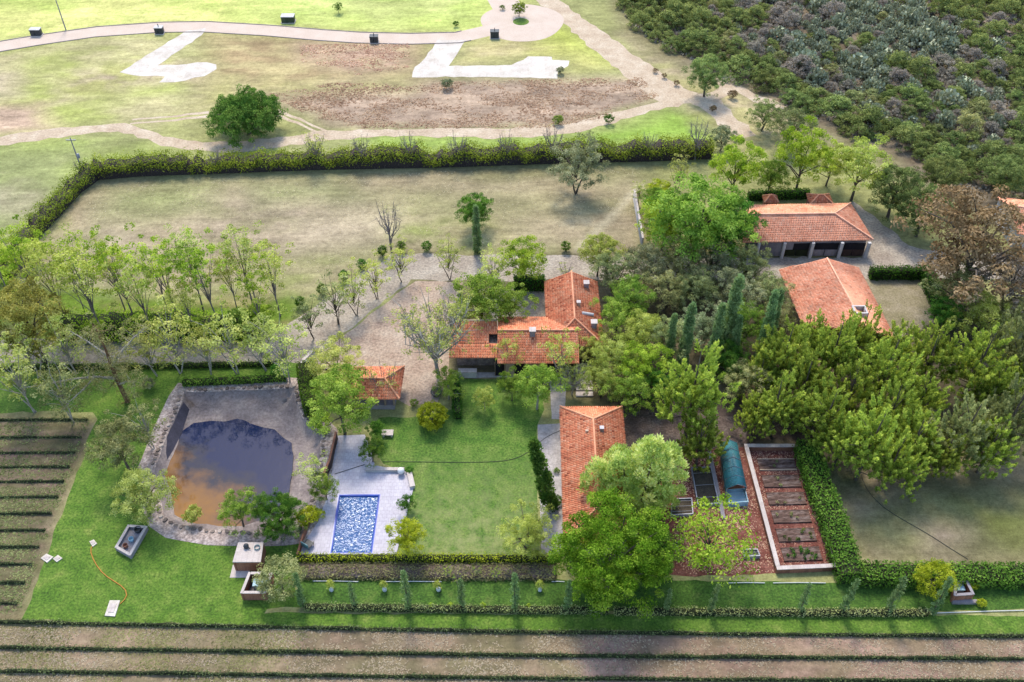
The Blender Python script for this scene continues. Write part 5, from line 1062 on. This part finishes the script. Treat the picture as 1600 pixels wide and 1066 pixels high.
for i, (u, v, w, lf) in enumerate(((6, 400, 40, 'leaf_lime'), (2, 440, 44, 'leaf_lime'), (45, 395, 44, 'leaf_yellow'), (225, 505, 40, 'leaf_green'), (300, 508, 36, 'leaf_lime'), (370, 500, 40, 'leaf_green'), (405, 490, 40, 'leaf_lime'), (330, 520, 30, 'leaf_green'), (150, 515, 34, 'leaf_lime'))):
    T('shrub', u, v, w, 'leafy_shrub', ['bright green shrub at the left end of the paddock hedge', 'bright shrub at the left edge just below the paddock hedge', 'yellow green shrub near the left corner of the paddock', 'green shrub under the seventh thin tree above the lane', 'lime shrub under the thin trees at the middle of the grove', 'dark green shrub at the right part of the grove above the lane', 'lime shrub at the right end of the grove above the lane', 'green low shrub by the lane right of the grove middle', 'lime shrub by the lane in the left of the grove'][i], 'shrub', lf, sz=1.1, parts=('stem', 'foliage'))
T('olive', 42, 505, 125, 'eucalyptus', 'olive brown dense eucalyptus at the left end of the lane', leaf='leaf_ochre', sz=1.25)
T('sparse', 18, 575, 100, 'eucalyptus', 'pale drooping tree at the far left beside the lawn', leaf='leaf_pale', sz=1.1, bark='bark_white')
# big eucalyptus with white limbs
def big_euc():
    p = g(200, 628); r = thing('eucalyptus', 'large eucalyptus with white reaching limbs on the left lawn', 'tree', tuple(p)); tm, cm = MB(), MB(); rg = np.random.RandomState(77)
    tips = []; bm_ = MB()
    def limb(pts, r0, tm=tm):
        pts = [np.array(x, float) for x in pts]; tm.tube(pts, np.linspace(r0, r0 * .12, len(pts)), 7, cap=False)
        for k in range(int(9 + len(pts) * 3)):
            i = rg.randint(1, len(pts)); q = pts[i] * rg.uniform(.6, 1) + pts[i - 1] * (1 - rg.uniform(.6, 1)) if 0 else pts[i - 1] + (pts[i] - pts[i - 1]) * rg.rand(); e = q + unit(rg.normal(size=3) * [1, 1, .5] + [0, 0, .25]) * rg.uniform(.8, 1.9)
            tm.tube([q, (q + e) / 2 + rg.normal(size=3) * .1, e], np.array([.3, .2, .08]) * r0 * .6, 5, cap=False); tips.append(e)
    limb([(0, 0, -.1), (-.3, .2, 2.5), (-.5, .4, 5.5), (-.6, .8, 8.5), (-.9, 1, 11), (-1.1, 1.2, 12.5)], .32, bm_)
    limb([(-.4, .3, 4), (-2.5, -.6, 5.2), (-5, -1.4, 5.6), (-8, -2.2, 5.5), (-11, -2.6, 5.2)], .2)
    limb([(-2.5, -.6, 5.2), (-3.4, -2.2, 4.8), (-4.8, -4, 4.3), (-5.6, -5.2, 3.8)], .13)
    limb([(-.5, .5, 6), (1.2, 1.2, 8), (3.2, 1.6, 10), (4.5, 2, 11)], .2); limb([(-.6, .7, 7.5), (-2.8, 1.6, 9), (-5, 2.2, 10.5)], .17); limb([(-.3, .2, 3), (1.4, -.8, 4.6), (3, -1.6, 5.4)], .14)
    for e in tips:
        for j in range(3): clump_leaves(cm, e + rg.normal(size=3) * .6, .55, 30, .12, .35, rg, up=.1)
    link('trunk', bm_.mesh('euc_trunk', 'bark_red'), r); link('limbs', tm.mesh('euc_limbs', 'bark_white'), r); link('crown', cm.mesh('euc_crown', 'leaf_olive'), r)
big_euc()
# trees round the pond
for a in (('sparse', 222, 655, 78, 'leaf_olive', 'loose olive tree left of the pond above the dense bushy tree'), ('mid', 184, 693, 84, 'leaf_olive', 'bushy green tree between the vineyard and the pond'), ('sparse', 90, 600, 90, 'leaf_olive', 'loose tree over the left lawn beside the white limbs'),
          ('olive', 222, 775, 96, 'leaf_pale', 'pale yellow green tree at the lower left of the pond'), ('mid', 372, 796, 58, 'leaf_green', 'green tree at the near pond bank, left of the dark one'), ('broad', 435, 806, 84, 'leaf_dark', 'dark glossy tree at the near right of the pond'),
          ('sparse', 487, 733, 62, 'leaf_pale', 'pale small tree on the right pond bank'), ('mid', 507, 762, 42, 'leaf_green', 'green bushy tree between pond and pool deck'), ('mid', 530, 628, 100, 'leaf_green', 'large leafy green tree left of the pavilion'), ('olive', 525, 572, 84, 'leaf_pale', 'pale tree between the lane wall and the pavilion'), ('barely', 596, 588, 50, 'leaf_yellow', 'thin tree rising in front of the pavilion roof'),
          ('mid', 580, 704, 38, 'leaf_dark', 'dark green little tree at the head of the pool deck'), ('mid', 587, 671, 30, 'leaf_dark', 'dark small tree beside the stone bench'), ('mid', 634, 838, 60, 'leaf_gold', 'round bright lime tree at the near right of the pool'), ('mid', 636, 786, 28, 'leaf_dark', 'small dark tree right of the pool edge'),
          ('mid', 757, 624, 34, 'leaf_yellow', 'little yellow tree with a white trunk on the main lawn'), ('fountain', 680, 520, 130, 'leaf_pale', 'tall many stemmed airy tree left of the main house'), ('mid', 700, 600, 46, 'leaf_green', 'green tree with a white leaning trunk above the topiary ball'),
          ('mid', 752, 465, 84, 'leaf_green', 'leafy green tree at the far left corner of the main house'), ('mid', 795, 478, 66, 'leaf_green', 'dense green tree inside the house courtyard'), ('mid', 728, 490, 50, 'leaf_yellow', 'yellow green tree against the west roof of the main house'), ('mid', 820, 408, 70, 'leaf_lime', 'lime tree by the lane behind the house courtyard'), ('sparse', 768, 415, 60, 'leaf_pale', 'pale tree by the lane right of the paddock cypress'), ('barely', 884, 420, 24, None, 'small bare tree by the lane behind the east roof'),
          ('mid', 936, 395, 62, 'leaf_yellow', 'yellow green tree by the lane above the east roof'), ('sparse', 795, 545, 56, 'leaf_yellow', 'sparse yellow tree in front of the middle roof'), ('mid', 800, 603, 44, 'leaf_green', 'small green tree at the top of the main lawn'), ('mid', 840, 603, 70, 'leaf_green', 'green tree with a white trunk at the upper right lawn corner'), ('sparse', 876, 548, 80, 'leaf_yellow', 'sparse tree before the near eaves of the east wing'), ('fountain', 895, 592, 50, 'leaf_pale', 'whitish many stemmed shrub tree beside the garden stair')):
    T(a[0], a[1], a[2], a[3], 'garden_tree', a[5], leaf=a[4], bark='bark_white' if 'white' in a[5] or 'sparse' == a[0] else None)
T('ball', 675, 650, 44, 'topiary_ball', 'big yellow green topiary ball at the top of the main lawn', 'topiary', 'leaf_gold', var=0, parts=('stem', 'foliage'))
T('round_bush', 437, 906, 72, 'round_bush', 'round olive bush beside the open brick pump pit', 'bush', 'leaf_olive', sz=1.15, parts=('stem', 'foliage'))
T('round_bush', 1459, 908, 60, 'round_bush', 'round golden bush at the lower right', 'bush', 'leaf_gold', sz=1.3, parts=('stem', 'foliage'))
T('olive', 825, 832, 80, 'lawn_tree', 'olive yellow loose tree at the near right corner of the main lawn', leaf='leaf_yellow')
for u, v, w, lf, lab in ((497, 803, 22, 'leaf_gold', 'small clipped ball bush left of the pool'), (640, 735, 14, 'leaf_dark', 'little round bush beside the globe lamp'), (1534, 943, 16, 'leaf_gold', 'small round yellow bush at the lower right pump pit'), (686, 652, 14, 'leaf_dark', 'dark small bush right of the topiary ball'), (647, 630, 14, 'leaf_green', 'small tree shaped bush left of the topiary ball'), (870, 735, 10, 'leaf_dark', 'dark shrub against the tiled house, upper of two on the patio'), (872, 782, 16, 'leaf_dark', 'dark shrub against the tiled house, lower of two on the patio'), (478, 808, 40, 'leaf_gold', 'yellowish reeds bush at the near right pond bank'), (300, 805, 34, 'leaf_yellow', 'yellow reeds at the near left pond bank'), (232, 600, 22, 'leaf_grey', 'grey small bush on the lawn left of the pond'), (432, 580, 22, 'leaf_dark', 'dark round bush beside the lane above the pond hedge'), (500, 660, 34, 'leaf_lime', 'lime shrub at the upper right corner of the pond'), (1520, 915, 17, 'leaf_gold', 'upright yellow shrub behind the lower right pump pit')):
    T('shrub', u, v, w, 'garden_shrub', lab, 'shrub', lf, parts=('stem', 'foliage'))
# leaning cypress by the patio
p = g(863, 796); plant('cypress', 'cypress', 'tall dark cypress leaning over the patio edge', 'tree', tuple(p), 1.5, .9, 'leaf_field', rz=0, tilt=(0, -.20), var=0)
# slim cypresses of the lower strip
sl = [(474, 947, 4.6), (555, 949, 3.6), (638, 951, 5.2), (723, 951, 4.2), (804, 953, 5), (886, 954, 4.2), (1040, 957, 3.4), (1110, 957, 4), (1249, 958, 4.2), (1316, 958, 4.8), (1386, 959, 5.2), (1455, 959, 5)]
for i, (u, v, h) in enumerate(sl): TB('slim', u, v, h * 1.3, 'slim_cypress', ORD[i] + ' slim cypress from the left along the low hedge of the lower strip', 'tree', group='slim cypresses of the lower strip')
for i, (u, v) in enumerate(((700, 905), (745, 900), (775, 908), (715, 915))): TB('barely', u, v, 2.2, 'sapling', ORD[i] + ' thin leafless sapling on the bank below the main lawn', 'sapling', 'leaf_lime', group='saplings below the lawn')
for i, (u, v) in enumerate(((674, 947), (703, 946), (755, 947), (825, 948))): T('shrub', u, v, 11, 'garden_shrub', ORD[i] + ' small lime shrub in the low hedge under the main lawn', 'shrub', 'leaf_lime', group='lime shrubs in the low hedge', parts=('stem', 'foliage'))
# big trees in the foreground
T('broad', 954, 868, 190, 'ash_tree', 'largest bright green broadleaf tree in the foreground', leaf='leaf_ash', var=0, sz=.98)
T('broad', 1012, 872, 96, 'ash_tree', 'darker green tree joined to the right of the largest tree', leaf='leaf_dark', var=1)
T('plume', 998, 746, 150, 'pine_tree', 'plump blue green pine overlapping the near tiled house', sz=1.0)
T('yellow_tree', 1112, 842, 150, 'yellow_tree', 'loose yellow green tree in front of the vegetable garden', leaf='leaf_lime')
T('pine', 1084, 612, 132, 'pine_tree', 'lone yellow green pine left of the pine wood', sz=1.25)
T('pine', 1095, 690, 90, 'pine_tree', 'lower pine in shade above the seed beds', leaf='leaf_pine', sz=1.0)
pw = [(1225, 555, 120, 'leftmost tall'), (1305, 548, 110, 'second back row'), (1385, 575, 112, 'third back row'), (1455, 560, 110, 'fourth back row'), (1530, 565, 120, 'right back row'), (1600, 545, 120, 'rightmost back row'), (1215, 635, 110, 'leftmost front'), (1290, 650, 112, 'second front row'), (1360, 690, 128, 'large front'), (1430, 692, 118, 'front middle'), (1505, 675, 124, 'front right'), (1585, 650, 124, 'rightmost front'), (1555, 610, 100, 'inner right'), (1330, 610, 100, 'inner middle'), (1260, 600, 90, 'inner left'), (1440, 625, 100, 'inner centre'), (1262, 528, 84, 'topmost left'), (1345, 522, 84, 'topmost middle'), (1412, 540, 84, 'topmost right'), (1190, 590, 74, 'small left edge'), (1395, 645, 100, 'inner front'), (1600, 600, 100, 'right edge'), (1316, 692, 86, 'low front left'), (1398, 718, 96, 'lowest front'), (1476, 712, 90, 'low front middle'), (1548, 698, 96, 'low front right'), (1180, 645, 62, 'low left edge')]
for i, (u, v, w, d) in enumerate(pw):
    T('pine', u, v, w * .92, 'pine_tree', d + ' pine of the pine wood at right', leaf='leaf_olive' if i in (5, 10, 11) else 'leaf_pine', sz=1.05 + .12 * (i % 3), group='pine wood at right')
# grove between the houses
gv = [(960, 425, 62, 'leaf_olive'), (1010, 415, 66, 'leaf_grey'), (1062, 415, 66, 'leaf_olive'), (1115, 410, 62, 'leaf_grey'), (1165, 415, 60, 'leaf_olive'), (985, 470, 66, 'leaf_green'), (1040, 455, 60, 'leaf_olive'), (1090, 455, 62, 'leaf_olive'), (1150, 460, 66, 'leaf_grey'), (1205, 460, 58, 'leaf_olive'), (965, 500, 60, 'leaf_green'), (1000, 520, 66, 'leaf_yellow'), (1045, 530, 60, 'leaf_olive'), (1095, 515, 60, 'leaf_grey'), (1160, 510, 66, 'leaf_green'), (1215, 500, 50, 'leaf_olive'), (960, 560, 66, 'leaf_yellow'), (1005, 575, 70, 'leaf_lime'), (940, 595, 56, 'leaf_yellow'), (985, 615, 60, 'leaf_green'), (1025, 600, 50, 'leaf_dark'), (1140, 570, 56, 'leaf_dark'), (1165, 600, 60, 'leaf_olive'), (925, 545, 44, 'leaf_yellow')]
cw = {'leaf_olive': 'olive', 'leaf_grey': 'grey green', 'leaf_green': 'leaf green', 'leaf_yellow': 'yellow green', 'leaf_lime': 'bright lime', 'leaf_dark': 'dark green'}
for i, (u, v, w, lf) in enumerate(gv):
    k_ = i; row = 'by the lane' if v < 430 else 'in the second row from the lane' if v < 480 else 'among the cypresses' if v < 535 and u > 1020 else 'right of the main house' if v < 570 else 'above the near tiled house' if u < 1050 else 'beside the lone pine'
    T('olive', u, v, w * 1.15, 'grove_tree', f'{cw[lf]} grove tree {row}, {ORD[i]} counted from the lane', leaf=lf, group='middle grove between the houses', sz=1.1)
for i, (u, v, h) in enumerate(((1042, 572, 9), (1065, 575, 11), (1110, 575, 11), (1128, 562, 14), (1183, 575, 13), (1196, 552, 11), (1140, 575, 9))):
    TB('cypress', u, v, h, 'cypress', ORD[i] + ' tall cypress from the left in the middle grove', group='cypresses of the middle grove')
# trees round the stable
ns = [('broad', 1092, 350, 150, 'leaf_green', 'big rounded green tree left of the stable'), ('broad', 1040, 350, 90, 'leaf_lime', 'bright tree at the left of the big rounded tree'), ('broad', 1138, 352, 96, 'leaf_dark', 'dark tree touching the stable roof'), ('mid', 1022, 312, 42, 'leaf_green', 'round green tree at the far end of the white paddock wall'), ('mid', 1150, 262, 74, 'leaf_lime', 'lime tree left of the tallest lime tree behind the stable'), ('mid', 1256, 245, 78, 'leaf_lime', 'tallest lime tree behind the stable'), ('mid', 1300, 255, 56, 'leaf_yellow', 'yellowish tree behind the stable'), ('mid', 1345, 262, 82, 'leaf_yellow', 'pale yellow green tree right behind the stable'), ('mid', 1205, 275, 56, 'leaf_green', 'green tree behind the left part of the stable'),
      ('sparse', 1062, 262, 46, 'leaf_pale', 'thin pale tree above the big rounded tree'), ('sparse', 1000, 296, 30, 'leaf_yellow', 'thin tree at the top of the white paddock wall'), ('olive', 1195, 180, 52, 'leaf_mesq', 'feathery tree at the edge of the scrub by the track'), ('olive', 1240, 200, 70, 'leaf_olive', 'grey green broad tree behind the lime trees'), ('olive', 1130, 215, 44, 'leaf_grey', 'grey loose tree at the end of the paddock hedge'), ('broad', 1105, 118, 62, 'leaf_mesq', 'dense low tree beside the fork of the tracks'),
      ('broad', 1400, 300, 84, 'leaf_mesq', 'broad green tree right of the stable yard'), ('broad', 1445, 330, 84, 'leaf_mesq', 'green tree between the stable yard and the brown tree'), ('broad', 1470, 280, 70, 'leaf_mesq', 'green tree behind the brown tree, left side'), ('broad', 1575, 275, 70, 'leaf_mesq', 'green tree behind the brown tree at the right edge'), ('olive', 1526, 392, 205, 'leaf_brown', 'large reddish brown tree right of the stable yard'), ('olive', 1585, 440, 110, 'leaf_scrub', 'grey brown tree at the right edge below the brown tree'), ('olive', 1496, 452, 84, 'leaf_olive', 'dark olive tree under the brown tree'), ('olive', 1535, 500, 84, 'leaf_yellow', 'pale yellow tree behind the pines at right'), ('mid', 1480, 490, 50, 'leaf_dark', 'dark tree at the right of the gravel yard'), ('olive', 1590, 495, 70, 'leaf_olive', 'olive tree at the right edge behind the pines'), ('broad', 1030, 300, 40, 'leaf_gold', 'small yellowish bush tree by the white paddock wall')]
for a in ns: T(a[0], a[1], a[2], a[3], 'tree_by_stable' if 0 else 'yard_tree', a[5], leaf=a[4], var=1 if a[0] == 'broad' else None, sz=1.2 if 'tallest' in a[5] else 1.)
# ---------------------------------------------------------------- scrubland
SCRUB = G([(968, -30), (1640, -30), (1640, 330), (1560, 300), (1480, 290), (1420, 235), (1330, 215), (1240, 168), (1170, 128), (1085, 95), (1015, 62), (975, 25)])
OPEN = [G(x) for x in ([(1520, 28), (1620, 32), (1620, 75), (1560, 66)], [(1200, 42), (1256, 52), (1258, 68), (1205, 58)], [(965, 40), (1060, 50), (1060, 60), (985, 62)])]
rg = np.random.RandomState(12); A = np.array([(p.x, p.y) for p in SCRUB]); lo, hi = A.min(0), A.max(0)
cand = rg.uniform(lo, hi, (9000, 2)); cand = cand[sd_poly(cand, SCRUB) < 0]
for q in OPEN: 
    d = sd_poly(cand, q); cand = cand[(d > 0) | (rg.rand(len(cand)) < .12)]
keep = []; 
for c in cand:
    rr = 1.3 + 2.3 * rg.rand() ** 1.4
    if all((c[0] - k[0]) ** 2 + (c[1] - k[1]) ** 2 > (.55 * (rr + k[2])) ** 2 for k in keep): keep.append((c[0], c[1], rr))
keep.sort(key=lambda k: k[1])
def bmesh_of(key, leaf):
    P = PROTO[key]
    return P
zones = lambda x, y: ('beside the diagonal track' if sd < 9 else '')
stuff = MB(); nth = 0
SD = sd_poly(np.array([(k[0], k[1]) for k in keep]), SCRUB); cl = fbm(np.array([k[0] for k in keep]) * .05, np.array([k[1] for k in keep]) * .05, 31)
LAB = {'bush': ('olive green mesquite bush', 'bush'), 'scrubby': ('grey brown leafless thorn bush', 'bush'), 'nopal': ('blue green prickly pear cactus clump', 'cactus'), 'dark': ('dull grey green low bush', 'bush')}
for i, (x, y, rr) in enumerate(keep):
    c = cl[i] + rg.normal() * .10
    kind = 'nopal' if c > .60 else 'bush' if c < .48 else ('scrubby' if rg.rand() < .6 else 'bush' if rg.rand() < .6 else 'dark')
    if SD[i] > -7: kind = 'bush'
    key = 'nopal' if kind == 'nopal' else 'bush'; leaf = {'nopal': 'leaf_nopal', 'bush': 'leaf_mesq', 'scrubby': 'leaf_scrub', 'dark': 'leaf_olive'}[kind]
    P = PROTO[key][i % 3]; s = rr * 2 / P['W']
    if nth < 300:
        nth += 1; ux = 800 + x * FPX / depth((x, y, 0)); where = ('near' if y < 135 else 'middle' if y < 165 else 'far') + ' scrub, ' + ('beside the track' if SD[i] > -6 and ux < 1300 else 'left part' if ux < 1150 else 'left of centre' if ux < 1270 else 'centre' if ux < 1390 else 'right of centre' if ux < 1500 else 'right edge')
        where = 'in the ' + where; size_ = 'small' if rr < 1.8 else 'broad' if rr > 2.5 else 'middle sized'
        o = link('prickly_pear' if key == 'nopal' else 'scrub_bush', P['crown']); o.location = (x, y, -.05); o.scale = (s, s, s * rg.uniform(.75, 1.15)); o.rotation_euler = (0, 0, rg.rand() * 6.28)
        setmat(o, leaf); tag(o, f'{size_} {LAB[kind][0]} {where}', LAB[kind][1], f'{size_} {LAB[kind][0]} {where}')
    else:
        me = P['crown']; n = len(me.vertices); V = np.empty(n * 3, np.float32); me.vertices.foreach_get('co', V); V = V.reshape(-1, 3) * s + [x, y, -.05]
        k = len(me.polygons); li = np.empty(len(me.loops), np.int32); me.loops.foreach_get('vertex_index', li); r = np.empty(k, np.float32); me.attributes['rnd'].data.foreach_get('value', r)
        stuff.add(V, li.reshape(k, -1), r, ['leaf_mesq', 'leaf_nopal', 'leaf_scrub', 'leaf_olive'].index(leaf))
print('scrub', len(keep), nth)
if stuff.v: tag(link('far_scrub', stuff.mesh('far_scrub', ['leaf_mesq', 'leaf_nopal', 'leaf_scrub', 'leaf_olive'])), 'distant mass of bushes along the top of the scrubland', 'scrub', None, 'stuff')
tufts('scrub_understorey', 'grey dry undergrowth between the scrub bushes', None, 12000, .5, 'leaf_scrub', 71, world=SCRUB, hgt=.7)['category'] = 'scrub'
